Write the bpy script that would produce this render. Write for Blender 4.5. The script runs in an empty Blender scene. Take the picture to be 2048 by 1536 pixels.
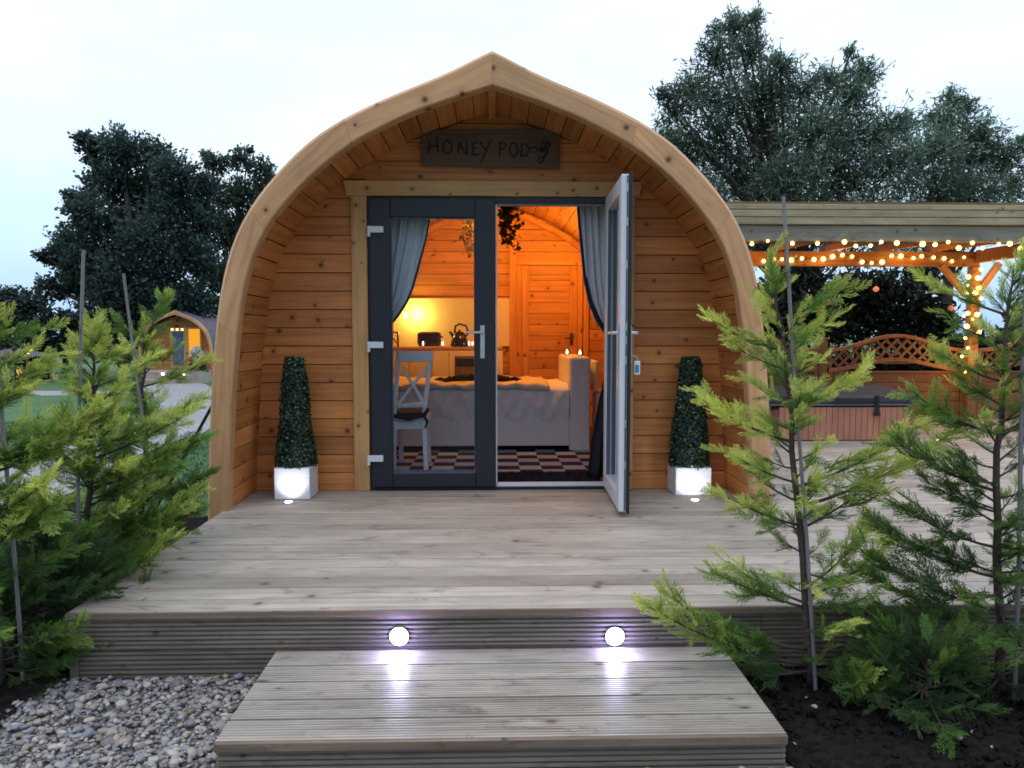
import bpy, math, random
import numpy as np
from mathutils import Vector, Matrix, Euler

random.seed(7); rng = np.random.default_rng(7)
SC = bpy.context.scene
COL = SC.collection
PI = math.pi
R = math.radians

# ------------------------------------------------------------------ camera
F = 1495.0                       # focal length in photo pixels (2048 wide)
CAMP = Vector((0.0, -5.3, 1.106))
YAW = math.atan(39 / F); PITCH = math.atan(98 / F)
cam_d = bpy.data.cameras.new('camera'); cam = bpy.data.objects.new('camera', cam_d); COL.objects.link(cam)
cam.location = CAMP; cam.rotation_euler = (PI/2 - PITCH, 0, -YAW)
cam_d.sensor_width = 36; cam_d.lens = F / 2048 * 36
cam_d.clip_start = 0.05; cam_d.clip_end = 2000
SC.camera = cam
CR = Euler((PI/2 - PITCH, 0, -YAW)).to_matrix()
def ray(px, py): return CR @ Vector(((px - 1024) / F, -(py - 768) / F, -1))
def at(px, py, D):               # point of the photo at distance D in front of the camera plane (world y)
    r = ray(px, py); return CAMP + r * (D / r.y)
def gz(y):                       # lawn level falls gently away behind the cabin
    return -0.29 if y < 1 else (-0.29 - 0.0285 * (y - 1) if y < 31 else -1.145)
def on(px, py, z=None):
    r = ray(px, py)
    if z is not None: return CAMP + r * ((z - CAMP.z) / r.z)
    t = 1.0
    for _ in range(60):
        p = CAMP + r * t; t = (gz(p.y) - CAMP.z) / r.z
    return CAMP + r * t

# ------------------------------------------------------------------ materials
MATS = {}
class NT:
    def __init__(s, name):
        s.m = bpy.data.materials.new(name); s.m.use_nodes = True
        s.t = s.m.node_tree; s.t.nodes.clear(); s.out = s.n('ShaderNodeOutputMaterial')
        MATS[name] = s.m
    def n(s, k, **kw):
        x = s.t.nodes.new(k)
        for a, b in kw.items(): setattr(x, a, b)
        return x
    def l(s, a, b): s.t.links.new(a, b)
    def put(s, node, **ins):
        for k, v in ins.items():
            k = k.replace('_', ' ')
            if hasattr(v, 'is_linked') or hasattr(v, 'links'): s.l(v, node.inputs[k])
            else: node.inputs[k].default_value = v
        return node
    def math(s, op, a, b=None, clamp=False):
        x = s.n('ShaderNodeMath', operation=op); x.use_clamp = clamp
        for i, v in enumerate((a, b)):
            if v is None: continue
            if hasattr(v, 'links'): s.l(v, x.inputs[i])
            else: x.inputs[i].default_value = v
        return x.outputs[0]
    def mix(s, f, a, b, mode='MIX'):
        x = s.n('ShaderNodeMix', data_type='RGBA', blend_type=mode)
        for i, v in ((0, f), (6, a), (7, b)):
            if hasattr(v, 'links'): s.l(v, x.inputs[i])
            else: x.inputs[i].default_value = v if i == 0 else (*v[:3], 1)
        return x.outputs[2]
    def ramp(s, f, stops):
        x = s.n('ShaderNodeValToRGB'); e = x.color_ramp.elements
        while len(e) < len(stops): e.new(0.5)
        for i, (p, c) in enumerate(stops):
            e[i].position = p; e[i].color = (*c, 1) if len(c) == 3 else c
        s.l(f, x.inputs[0]); return x.outputs[0]
    def bsdf(s, **kw):
        b = s.n('ShaderNodeBsdfPrincipled'); s.put(b, **kw); s.l(b.outputs[0], s.out.inputs[0]); return b
    def bump(s, h, strength=0.3, dist=0.01):
        b = s.n('ShaderNodeBump'); b.inputs['Strength'].default_value = strength; b.inputs['Distance'].default_value = dist
        s.l(h, b.inputs['Height']); return b.outputs[0]

def wood(name, light, dark, knot=(0.06, 0.02, 0.008), tone=(0.78, 1.12), knots=0.55, rough=0.5, grey=0.0, grain=1.0, kscale=6.0, stain=0.0, bump=0.25):
    t = NT(name)
    uv = t.n('ShaderNodeUVMap').outputs[0]
    sep = t.n('ShaderNodeSeparateXYZ'); t.l(uv, sep.inputs[0]); u, v = sep.outputs[0], sep.outputs[1]
    vo = t.n('ShaderNodeTexVoronoi', voronoi_dimensions='2D', feature='F1'); t.l(uv, vo.inputs['Vector']); vo.inputs['Scale'].default_value = kscale
    csep = t.n('ShaderNodeSeparateColor'); t.l(vo.outputs['Color'], csep.inputs[0])
    has = t.math('LESS_THAN', csep.outputs[0], knots)
    rad = t.math('MULTIPLY_ADD', csep.outputs[1], 0.055); rad.node.inputs[2].default_value = 0.04
    d = t.math('DIVIDE', vo.outputs['Distance'], rad)
    kcore = t.math('MULTIPLY', t.math('SUBTRACT', 1.35, d, clamp=True), has)
    khalo = t.math('MULTIPLY', t.math('SUBTRACT', 1.0, t.math('MULTIPLY', d, 0.32), clamp=True), has)
    v2 = t.math('ADD', v, t.math('MULTIPLY', khalo, 0.012))
    def coord(su, sv):
        c = t.n('ShaderNodeCombineXYZ'); t.l(t.math('MULTIPLY', u, su), c.inputs[0]); t.l(t.math('MULTIPLY', v2, sv), c.inputs[1]); return c.outputs[0]
    n1 = t.n('ShaderNodeTexNoise', noise_dimensions='2D'); t.l(coord(0.9, 26), n1.inputs['Vector']); t.put(n1, Scale=1.0, Detail=3.0, Roughness=0.6, Distortion=0.6)
    n2 = t.n('ShaderNodeTexNoise', noise_dimensions='2D'); t.l(coord(5, 260), n2.inputs['Vector']); t.put(n2, Scale=1.0, Detail=2.0)
    n3 = t.n('ShaderNodeTexNoise', noise_dimensions='2D'); t.l(coord(1.7, 3.5), n3.inputs['Vector']); t.put(n3, Scale=1.0, Detail=4.0, Roughness=0.65)
    g = t.math('ADD', t.math('MULTIPLY', n1.outputs[0], 0.75), t.math('MULTIPLY', n2.outputs[0], 0.25))
    base = t.ramp(g, [(0.5 - 0.2 / grain, dark), (0.5 + 0.16 / grain, light)])
    isl = t.n('ShaderNodeNewGeometry').outputs['Random Per Island']
    tn = t.n('ShaderNodeMapRange'); t.l(isl, tn.inputs[0]); tn.inputs[3].default_value = tone[0]; tn.inputs[4].default_value = tone[1]
    sc = t.n('ShaderNodeCombineColor')
    tone3 = t.math('MULTIPLY', tn.outputs[0], t.math('MULTIPLY_ADD', n3.outputs[0], 0.5)); tone3.node.inputs[2].default_value = 1.0
    tone3.node.inputs[2].default_value = 0
    m3 = t.math('MULTIPLY_ADD', n3.outputs[0], 0.6 + stain); m3.node.inputs[2].default_value = 0.7 - stain * 0.5
    tt = t.math('MULTIPLY', tn.outputs[0], m3)
    for i in range(3): t.l(tt, sc.inputs[i])
    c = t.mix(1.0, base, sc.outputs[0], 'MULTIPLY')
    if stain:
        n4 = t.n('ShaderNodeTexNoise', noise_dimensions='2D'); t.l(coord(3.2, 9), n4.inputs['Vector']); t.put(n4, Scale=1.0, Detail=5.0, Roughness=0.7, Distortion=1.2)
        c = t.mix(t.math('MULTIPLY', t.math('MULTIPLY', t.math('SUBTRACT', n4.outputs[0], 0.56, clamp=True), 7, clamp=True), 0.75 * min(1, stain * 2.5)), c, [x * 0.55 for x in dark])
    c = t.mix(t.math('MULTIPLY', khalo, 0.45), c, [x * 0.55 + y * 0.45 for x, y in zip(dark, knot)])
    c = t.mix(t.math('MULTIPLY', kcore, 0.9, clamp=True), c, knot)
    rn = t.math('MULTIPLY_ADD', n1.outputs[0], 0.2); rn.node.inputs[2].default_value = rough - 0.1
    t.bsdf(Base_Color=c, Roughness=rn, Normal=t.bump(g, bump, 0.002))
    return t.m

def plain(name, col, rough=0.5, metallic=0.0, var=0.12, scale=20, bump=0.0, emit=None, estr=0.0, coat=0.0, trans=0.0):
    t = NT(name)
    tc = t.n('ShaderNodeTexCoord').outputs['Object']
    n = t.n('ShaderNodeTexNoise'); t.l(tc, n.inputs['Vector']); t.put(n, Scale=float(scale), Detail=4.0, Roughness=0.6)
    lo = [max(0, x * (1 - var)) for x in col]; hi = [min(1, x * (1 + var)) for x in col]
    c = t.ramp(n.outputs[0], [(0.3, lo), (0.7, hi)])
    kw = dict(Base_Color=c, Roughness=rough, Metallic=metallic)
    if bump: kw['Normal'] = t.bump(n.outputs[0], bump, 0.01)
    b = t.bsdf(**kw)
    if emit: b.inputs['Emission Color'].default_value = (*emit, 1); b.inputs['Emission Strength'].default_value = estr
    if coat: b.inputs['Coat Weight'].default_value = coat
    return t.m

def emissive(name, col, s):
    t = NT(name); e = t.n('ShaderNodeEmission'); e.inputs[0].default_value = (*col, 1); e.inputs[1].default_value = s
    t.l(e.outputs[0], t.out.inputs[0]); return t.m

def foliage(name, rough=0.55, trans=0.35, spec=0.3):
    t = NT(name)
    a = t.n('ShaderNodeAttribute', attribute_name='col').outputs['Color']
    b = t.n('ShaderNodeBsdfPrincipled'); t.put(b, Base_Color=a, Roughness=rough); b.inputs['Specular IOR Level'].default_value = spec
    tr = t.n('ShaderNodeBsdfTranslucent'); t.l(a, tr.inputs[0])
    m = t.n('ShaderNodeMixShader'); m.inputs[0].default_value = trans
    t.l(b.outputs[0], m.inputs[1]); t.l(tr.outputs[0], m.inputs[2]); t.l(m.outputs[0], t.out.inputs[0]); return t.m

def glassmat(name, tint=(0.93, 0.96, 0.97), refl=0.045):
    t = NT(name)
    tr = t.n('ShaderNodeBsdfTransparent'); tr.inputs[0].default_value = (*tint, 1)
    gl = t.n('ShaderNodeBsdfGlossy'); gl.inputs['Roughness'].default_value = 0.02
    lw = t.n('ShaderNodeLayerWeight'); lw.inputs[0].default_value = 0.12
    f = t.math('ADD', lw.outputs['Fresnel'], refl - 0.04, clamp=True)
    m = t.n('ShaderNodeMixShader'); t.l(f, m.inputs[0]); t.l(tr.outputs[0], m.inputs[1]); t.l(gl.outputs[0], m.inputs[2])
    t.l(m.outputs[0], t.out.inputs[0]); return t.m

pine_wall = wood('pine_wall', (0.68, 0.265, 0.078), (0.45, 0.145, 0.036), tone=(0.74, 1.18), knots=0.6, kscale=4.6)
pine_in = wood('pine_interior', (0.72, 0.36, 0.12), (0.50, 0.21, 0.06), tone=(0.78, 1.08), knots=0.55, kscale=4.8)
pine_arch = wood('pine_arch', (0.80, 0.455, 0.235), (0.58, 0.28, 0.115), tone=(0.86, 1.1), knots=0.35, kscale=4.5, grain=0.9)
pine_trim = wood('pine_trim', (0.64, 0.365, 0.15), (0.48, 0.245, 0.085), tone=(0.95, 1.03), knots=0.5, kscale=7)
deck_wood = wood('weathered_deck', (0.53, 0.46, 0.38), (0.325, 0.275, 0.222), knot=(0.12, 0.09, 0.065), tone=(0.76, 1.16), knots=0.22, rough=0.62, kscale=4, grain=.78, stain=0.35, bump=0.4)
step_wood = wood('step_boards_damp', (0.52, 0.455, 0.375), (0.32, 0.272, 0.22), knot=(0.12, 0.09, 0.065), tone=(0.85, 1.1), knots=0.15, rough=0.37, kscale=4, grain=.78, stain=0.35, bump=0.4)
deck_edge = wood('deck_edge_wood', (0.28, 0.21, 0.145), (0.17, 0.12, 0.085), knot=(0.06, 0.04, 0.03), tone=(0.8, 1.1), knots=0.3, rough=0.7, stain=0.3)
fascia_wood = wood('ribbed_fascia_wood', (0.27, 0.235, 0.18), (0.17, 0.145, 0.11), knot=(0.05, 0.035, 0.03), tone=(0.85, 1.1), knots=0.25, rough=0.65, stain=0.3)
perg_wood = wood('pergola_wood', (0.46, 0.40, 0.24), (0.32, 0.27, 0.16), tone=(0.85, 1.1), knots=0.3, rough=0.6, stain=0.2)
fence_wood = wood('fence_wood', (0.30, 0.15, 0.06), (0.20, 0.09, 0.035), tone=(0.8, 1.1), knots=0.3, rough=0.6)
sign_wood = wood('sign_wood', (0.125, 0.068, 0.042), (0.075, 0.04, 0.024), tone=(0.9, 1.1), knots=0.1, rough=0.7)
stake_wood = wood('stake_wood', (0.27, 0.255, 0.265), (0.17, 0.155, 0.16), tone=(0.9, 1.1), knots=0.2, rough=0.8)
dark_gap = plain('dark_backing', (0.03, 0.018, 0.01), 0.9)
anthracite = plain('anthracite_upvc', (0.016, 0.019, 0.030), 0.42, var=0.06, scale=60)
white_upvc = plain('white_upvc', (0.74, 0.78, 0.85), 0.32, var=0.03)
steel = plain('brushed_steel', (0.62, 0.64, 0.68), 0.32, metallic=0.85, var=0.05)
grey_strip = plain('lock_strip', (0.10, 0.13, 0.18), 0.4, metallic=0.4)
black = plain('black_rubber', (0.012, 0.012, 0.014), 0.5)
paint_black = plain('black_paint', (0.008, 0.007, 0.007), 0.7)
white_paint = plain('white_paint', (0.86, 0.87, 0.92), 0.45, var=0.04)
cream_panel = plain('cream_panel', (0.80, 0.72, 0.55), 0.35, var=0.03)
linen = plain('white_linen', (0.86, 0.88, 0.96), 0.85, var=0.05, scale=9, bump=0.15)
throw_m = plain('cream_throw', (0.74, 0.66, 0.58), 0.9, var=0.12, scale=60, bump=0.4)
curtain_grey = plain('grey_curtain', (0.62, 0.63, 0.68), 0.8, var=0.08, scale=90, bump=0.1)
curtain_black = plain('black_lining', (0.012, 0.012, 0.018), 0.85)
planter_m = plain('white_planter', (0.82, 0.82, 0.84), 0.4, var=0.02)
glass = glassmat('door_glass')
bark = plain('bark', (0.075, 0.055, 0.045), 0.9, var=0.35, scale=40, bump=0.5)
leaf_con = foliage('conifer_foliage', 0.6, 0.3)
leaf_dark = foliage('tree_leaves', 0.6, 0.25)
leaf_top = foliage('topiary_leaves', 0.22, 0.05, 0.7)
ivy_m = foliage('ivy_leaves', 0.5, 0.35)
led = emissive('cool_led', (0.80, 0.84, 1.0), 14); led_big = emissive('cool_led_large', (0.74, 0.76, 1.0), 45)
bulb_m = emissive('warm_bulb', (1.0, 0.60, 0.16), 7)
flame_m = emissive('candle_flame', (1.0, 0.82, 0.5), 9)
roof_m = plain('felt_shingle_roof', (0.16, 0.135, 0.16), 0.85, var=0.25, scale=6, bump=0.3)

# ------------------------------------------------------------------ mesh builder
def wloc(o):
    p = Vector((0, 0, 0))
    while o is not None: p += o.location; o = o.parent
    return p
def tag(o, label=None, cat=None, group=None, kind=None):
    if label: o['label'] = label
    if cat: o['category'] = cat
    if group: o['group'] = group
    if kind: o['kind'] = kind
    return o
def thing(name, loc, label, cat, group=None):
    o = bpy.data.objects.new(name, None); COL.objects.link(o); o.location = loc; o.empty_display_size = 0.1
    return tag(o, label, cat, group)
def copy_tree(o, parent=None):
    c = o.copy(); COL.objects.link(c); c.parent = parent
    for ch in o.children: copy_tree(ch, c)
    return c

class MB:
    def __init__(s): s.v = []; s.f = []; s.uv = []; s.mi = []; s.cur = 0
    def face(s, idx, uvs=None):
        s.f.append(tuple(idx)); s.uv.append(uvs or [(0, 0)] * len(idx)); s.mi.append(s.cur)
    def poly(s, pts, uvs=None):
        b = len(s.v); s.v += [tuple(p) for p in pts]
        s.face(range(b, b + len(pts)), uvs)
    def hexa(s, P, long=0):
        """P: 8 corners ordered by (x,y,z) bits x fastest; box faces with wood uv along axis 'long'"""
        b = len(s.v); P = [Vector(p) for p in P]; s.v += [tuple(p) for p in P]
        ou, ov = random.uniform(0, 50), random.uniform(0, 50)
        L = [(P[1] - P[0]).length, (P[2] - P[0]).length, (P[4] - P[0]).length]
        def lc(i): return [L[0] * (i & 1), L[1] * ((i >> 1) & 1), L[2] * ((i >> 2) & 1)]
        for fc, ax in (((0, 2, 3, 1), 2), ((4, 5, 7, 6), 2), ((0, 1, 5, 4), 1), ((2, 6, 7, 3), 1), ((0, 4, 6, 2), 0), ((1, 3, 7, 5), 0)):
            uvs = []
            for i in fc:
                c = lc(i); o = [k for k in range(3) if k != ax]
                if ax == long: uvs.append((ou + c[o[0]] * 0.3, ov + c[o[1]]))
                else:
                    w = [k for k in o if k != long][0]
                    uvs.append((ou + c[long], ov + c[w] + (0.5 if ax < w else 0)))
            s.face([b + i for i in fc], uvs)
    def box(s, x0, x1, y0, y1, z0, z1, long=None):
        if x0 > x1: x0, x1 = x1, x0
        if y0 > y1: y0, y1 = y1, y0
        if z0 > z1: z0, z1 = z1, z0
        d = (x1 - x0, y1 - y0, z1 - z0)
        if long is None: long = max(range(3), key=lambda i: d[i])
        s.hexa([((x1 if i & 1 else x0), (y1 if i & 2 else y0), (z1 if i & 4 else z0)) for i in range(8)], long)
    def beam(s, p, q, w, h, up=(0, 0, 1)):
        p, q = Vector(p), Vector(q); d = (q - p).normalized(); up = Vector(up)
        sd = d.cross(up)
        if sd.length < 1e-4: sd = d.cross(Vector((0, 1, 0)))
        sd.normalize(); u = sd.cross(d).normalized()
        s.hexa([(q if i & 1 else p) + sd * (w / 2 if i & 2 else -w / 2) * -1 + u * (h / 2 if i & 4 else -h / 2) for i in range(8)], 0)
    def tube(s, pts, rad, n=8, cap=True):
        pts = [Vector(p) for p in pts]; b = len(s.v); m = len(pts)
        if not hasattr(rad, '__len__'): rad = [rad] * m
        prev = None; L = 0; ou = random.uniform(0, 20)
        for i, p in enumerate(pts):
            d = (pts[min(i + 1, m - 1)] - pts[max(i - 1, 0)]).normalized()
            if prev is None:
                a = d.orthogonal().normalized()
            else:
                a = (prev - d * prev.dot(d)); a = a.normalized() if a.length > 1e-6 else d.orthogonal().normalized()
            prev = a; c = d.cross(a)
            for k in range(n):
                t = 2 * PI * k / n; s.v.append(tuple(p + (a * math.cos(t) + c * math.sin(t)) * rad[i]))
        for i in range(m - 1):
            L2 = L + (pts[i + 1] - pts[i]).length
            for k in range(n):
                k2 = (k + 1) % n; w0, w1 = k / n * 0.2, (k + 1) / n * 0.2
                s.face([b + i * n + k, b + i * n + k2, b + (i + 1) * n + k2, b + (i + 1) * n + k], [(ou + L, w0), (ou + L, w1), (ou + L2, w1), (ou + L2, w0)])
            L = L2
        if cap:
            s.face([b + k for k in range(n)][::-1]); s.face([b + (m - 1) * n + k for k in range(n)])
    def lathe(s, prof, c=(0, 0, 0), n=20, sx=1, sy=1):
        b = len(s.v); c = Vector(c)
        for r, z in prof:
            for k in range(n):
                t = 2 * PI * k / n; s.v.append((c.x + r * sx * math.cos(t), c.y + r * sy * math.sin(t), c.z + z))
        for i in range(len(prof) - 1):
            for k in range(n):
                k2 = (k + 1) % n; s.face([b + i * n + k, b + i * n + k2, b + (i + 1) * n + k2, b + (i + 1) * n + k])
        s.face([b + k for k in range(n)][::-1]); s.face([b + (len(prof) - 1) * n + k for k in range(n)])
    def sphere(s, c, r, n=10, m=7, sz=1.0):
        s.lathe([(max(1e-4, r * math.sin(PI * i / m)), -r * sz * math.cos(PI * i / m)) for i in range(m + 1)], c, n)
    def extrude(s, prof, axis_pts, closed=False):
        """prof: list of (y,z) ; extruded along x from axis_pts[0] to [1] as a strip with uv u along x"""
        x0, x1 = axis_pts; ou, ov = random.uniform(0, 50), random.uniform(0, 50); b = len(s.v); L = 0
        for y, z in prof: s.v += [(x0, y, z), (x1, y, z)]
        for i in range(len(prof) - 1):
            d = math.dist(prof[i], prof[i + 1])
            s.face([b + 2 * i, b + 2 * i + 1, b + 2 * i + 3, b + 2 * i + 2], [(ou + x0, ov + L), (ou + x1, ov + L), (ou + x1, ov + L + d), (ou + x0, ov + L + d)])
            L += d
    def grid(s, fn, nu, nv):
        b = len(s.v)
        for j in range(nv + 1):
            for i in range(nu + 1): s.v.append(tuple(fn(i / nu, j / nv)))
        for j in range(nv):
            for i in range(nu):
                a = b + j * (nu + 1) + i; s.face([a, a + 1, a + nu + 2, a + nu + 1], [(i / nu, j / nv), ((i + 1) / nu, j / nv), ((i + 1) / nu, (j + 1) / nv), (i / nu, (j + 1) / nv)])
    def xf(s, M, start=0):
        for i in range(start, len(s.v)): s.v[i] = tuple(M @ Vector(s.v[i]))
    def build(s, name, mats, parent=None, smooth=False, bevel=0, seg=1, origin=None, solid=0):
        if not isinstance(mats, (list, tuple)): mats = [mats]
        me = bpy.data.meshes.new(name)
        if parent is not None: off = wloc(parent)
        else:
            if origin is None:
                A = np.array(s.v); origin = ((A[:, 0].min() + A[:, 0].max()) / 2, (A[:, 1].min() + A[:, 1].max()) / 2, A[:, 2].min())
            off = Vector(origin)
        me.from_pydata([(x - off.x, y - off.y, z - off.z) for x, y, z in s.v], [], s.f)
        for m in mats: me.materials.append(m)
        ul = me.uv_layers.new(name='UVMap'); flat = [c for f in s.uv for p in f for c in p]
        ul.data.foreach_set('uv', flat); me.polygons.foreach_set('material_index', s.mi)
        if smooth: me.polygons.foreach_set('use_smooth', [True] * len(s.f))
        me.update()
        o = bpy.data.objects.new(name, me); COL.objects.link(o)
        if parent is not None: o.parent = parent
        else: o.location = off
        if solid:
            q = o.modifiers.new('thickness', 'SOLIDIFY'); q.thickness = solid; q.offset = 0
        if bevel:
            q = o.modifiers.new('bevel', 'BEVEL'); q.width = bevel; q.segments = seg; q.limit_method = 'ANGLE'; q.angle_limit = R(40); q.harden_normals = False
        return o

def np_mesh(name, V, Fq, mat, parent=None, cols=None, origin=None, smooth=False):
    """V (n,3) floats, Fq (m,k) ints, cols (n,3) per vertex"""
    off = wloc(parent) if parent is not None else Vector(origin if origin is not None else (V[:, 0].mean(), V[:, 1].mean(), V[:, 2].min()))
    V = V - np.array(off)
    me = bpy.data.meshes.new(name); n, k = Fq.shape
    me.vertices.add(len(V)); me.vertices.foreach_set('co', V.astype(np.float32).ravel())
    me.loops.add(n * k); me.loops.foreach_set('vertex_index', Fq.astype(np.int32).ravel())
    me.polygons.add(n); me.polygons.foreach_set('loop_start', np.arange(0, n * k, k, dtype=np.int32)); me.polygons.foreach_set('loop_total', np.full(n, k, dtype=np.int32))
    if smooth: me.polygons.foreach_set('use_smooth', np.ones(n, dtype=bool))
    me.update(calc_edges=True); me.materials.append(mat)
    if cols is not None:
        a = me.color_attributes.new('col', 'FLOAT_COLOR', 'POINT'); c = np.ones((len(V), 4), dtype=np.float32); c[:, :3] = np.clip(cols, 0, 1); a.data.foreach_set('color', c.ravel())
    o = bpy.data.objects.new(name, me); COL.objects.link(o)
    if parent is not None: o.parent = parent
    else: o.location = off
    return o

# ------------------------------------------------------------------ world
W = bpy.data.worlds.new('World'); SC.world = W; W.use_nodes = True; wt = W.node_tree; wt.nodes.clear()
def wn(k, **kw):
    x = wt.nodes.new(k)
    for a, b in kw.items(): setattr(x, a, b)
    return x
sky = wn('ShaderNodeTexSky', sky_type='NISHITA'); sky.sun_disc = False; sky.sun_elevation = R(38); sky.sun_rotation = R(200); sky.dust_density = 3
bg1 = wn('ShaderNodeBackground'); wt.links.new(sky.outputs[0], bg1.inputs[0]); bg1.inputs[1].default_value = 0.05
tc = wn('ShaderNodeTexCoord'); sp = wn('ShaderNodeSeparateXYZ'); wt.links.new(tc.outputs['Generated'], sp.inputs[0])
cr = wn('ShaderNodeValToRGB'); wt.links.new(sp.outputs[2], cr.inputs[0]); e = cr.color_ramp.elements
for p, c in ((0.0, (0.42, 0.60, 0.84)), (0.1, (0.56, 0.74, 0.93)), (0.26, (0.76, 0.90, 1.05)), (0.5, (0.83, 0.94, 1.14))):
    if p in (0.0,): x = e[0]
    elif p == 0.5: x = e[-1]
    else: x = e.new(p)
    x.position = p; x.color = (*c, 1)
nz = wn('ShaderNodeTexNoise'); mp = wn('ShaderNodeMapping'); mp.inputs['Scale'].default_value = (1.2, 1.2, 3.5); wt.links.new(tc.outputs['Generated'], mp.inputs[0]); wt.links.new(mp.outputs[0], nz.inputs['Vector'])
nz.inputs['Scale'].default_value = 1.6; nz.inputs['Detail'].default_value = 4
cr2 = wn('ShaderNodeValToRGB'); wt.links.new(nz.outputs[0], cr2.inputs[0]); cr2.color_ramp.elements[0].position = 0.3; cr2.color_ramp.elements[0].color = (0.80, 0.885, 0.965, 1); cr2.color_ramp.elements[1].position = 0.62; cr2.color_ramp.elements[1].color = (1.05, 1.03, 1.01, 1)
mx = wn('ShaderNodeMix', data_type='RGBA', blend_type='MULTIPLY'); mx.inputs[0].default_value = 1; wt.links.new(cr.outputs[0], mx.inputs[6]); wt.links.new(cr2.outputs[0], mx.inputs[7])
# low sky behind the camera is darkened, an added shade for the porch gable
cb = wn('ShaderNodeMapRange', interpolation_type='SMOOTHSTEP'); wt.links.new(sp.outputs[1], cb.inputs[0]); cb.inputs[1].default_value = 0.15; cb.inputs[2].default_value = -0.45; cb.inputs[3].default_value = 0; cb.inputs[4].default_value = 1
cz = wn('ShaderNodeMapRange', interpolation_type='SMOOTHSTEP'); wt.links.new(sp.outputs[2], cz.inputs[0]); cz.inputs[1].default_value = 0.66; cz.inputs[2].default_value = 0.38; cz.inputs[3].default_value = 0; cz.inputs[4].default_value = 0.86
cm = wn('ShaderNodeMath', operation='MULTIPLY'); wt.links.new(cb.outputs[0], cm.inputs[0]); wt.links.new(cz.outputs[0], cm.inputs[1])
mx2 = wn('ShaderNodeMix', data_type='RGBA', blend_type='MIX'); wt.links.new(cm.outputs[0], mx2.inputs[0]); wt.links.new(mx.outputs[2], mx2.inputs[6]); mx2.inputs[7].default_value = (0.17, 0.23, 0.33, 1)
bg2 = wn('ShaderNodeBackground'); wt.links.new(mx2.outputs[2], bg2.inputs[0]); bg2.inputs[1].default_value = 1.52
ms = wn('ShaderNodeMixShader'); ms.inputs[0].default_value = 0.86; wt.links.new(bg1.outputs[0], ms.inputs[1]); wt.links.new(bg2.outputs[0], ms.inputs[2])
wo = wn('ShaderNodeOutputWorld'); wt.links.new(ms.outputs[0], wo.inputs[0])
def light(name, kind, loc, energy, col, **kw):
    d = bpy.data.lights.new(name, kind); d.energy = energy; d.color = col
    for a, b in kw.items(): setattr(d, a, b)
    o = bpy.data.objects.new(name, d); COL.objects.link(o); o.location = loc; return o
s_ = light('sun', 'SUN', (0, -10, 20), 0.5, (1.0, 0.95, 0.88), angle=R(40))
s_.rotation_euler = Vector((-0.25, -0.22, 0.95)).to_track_quat('Z', 'Y').to_euler()

SC.view_settings.view_transform = 'Standard'; SC.view_settings.look = 'None'; SC.view_settings.exposure = 0
cy = SC.cycles
cy.max_bounces = 6; cy.diffuse_bounces = 3; cy.glossy_bounces = 2; cy.transmission_bounces = 3; cy.transparent_max_bounces = 8
cy.sample_clamp_indirect = 3; cy.caustics_reflective = False; cy.caustics_refractive = False
try: cy.use_denoising = True; cy.denoiser = 'OPENIMAGEDENOISE'
except Exception: pass
cy.pixel_filter_type = 'BLACKMAN_HARRIS'; cy.filter_width = 1.7

# ------------------------------------------------------------------ ground
def ground_sheet(name, outline, dz, mat, step=None, label=None):
    pass
tg = NT('lawn_grass')
co = tg.n('ShaderNodeTexCoord').outputs['Object']
na = tg.n('ShaderNodeTexNoise'); tg.l(co, na.inputs['Vector']); tg.put(na, Scale=0.5, Detail=5.0)
nb = tg.n('ShaderNodeTexNoise'); tg.l(co, nb.inputs['Vector']); tg.put(nb, Scale=38.0, Detail=4.0, Roughness=0.7)
g_ = tg.math('ADD', tg.math('MULTIPLY', na.outputs[0], 0.5), tg.math('MULTIPLY', nb.outputs[0], 0.5))
tg.bsdf(Base_Color=tg.ramp(g_, [(0.36, (0.030, 0.085, 0.024)), (0.6, (0.085, 0.19, 0.055))]), Roughness=0.85, Normal=tg.bump(nb.outputs[0], 0.7, 0.03))
def gravel_mat(name, scale, cols, dark=(0.05, 0.045, 0.04)):
    t = NT(name); co = t.n('ShaderNodeTexCoord').outputs['Object']
    v = t.n('ShaderNodeTexVoronoi'); t.l(co, v.inputs['Vector']); v.inputs['Scale'].default_value = scale
    v2 = t.n('ShaderNodeTexVoronoi', feature='DISTANCE_TO_EDGE'); t.l(co, v2.inputs['Vector']); v2.inputs['Scale'].default_value = scale
    s = t.n('ShaderNodeSeparateColor'); t.l(v.outputs['Color'], s.inputs[0])
    c = t.ramp(s.outputs[0], [(i / (len(cols) - 1), k) for i, k in enumerate(cols)])
    e = t.math('MULTIPLY', v2.outputs[0], 9, clamp=True)
    t.bsdf(Base_Color=t.mix(e, dark, c), Roughness=0.75, Normal=t.bump(e, 0.8, 0.01)); return t.m
stone_cols = [(0.12, 0.13, 0.16), (0.40, 0.335, 0.27), (0.22, 0.235, 0.285), (0.52, 0.47, 0.40), (0.19, 0.14, 0.11), (0.38, 0.36, 0.35)]
path_m = gravel_mat('gravel_path', 24, [(0.30, 0.29, 0.29), (0.50, 0.47, 0.43), (0.38, 0.38, 0.42), (0.58, 0.55, 0.50)], (0.13, 0.12, 0.12))
gbed_m = gravel_mat('gravel_base', 45, stone_cols)
soil_m = plain('dark_soil', (0.018, 0.015, 0.014), 1.0, var=0.5, scale=35, bump=1.0)
for n_ in soil_m.node_tree.nodes:
    if n_.type == 'BSDF_PRINCIPLED': n_.inputs['Specular IOR Level'].default_value = 0.05

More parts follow.
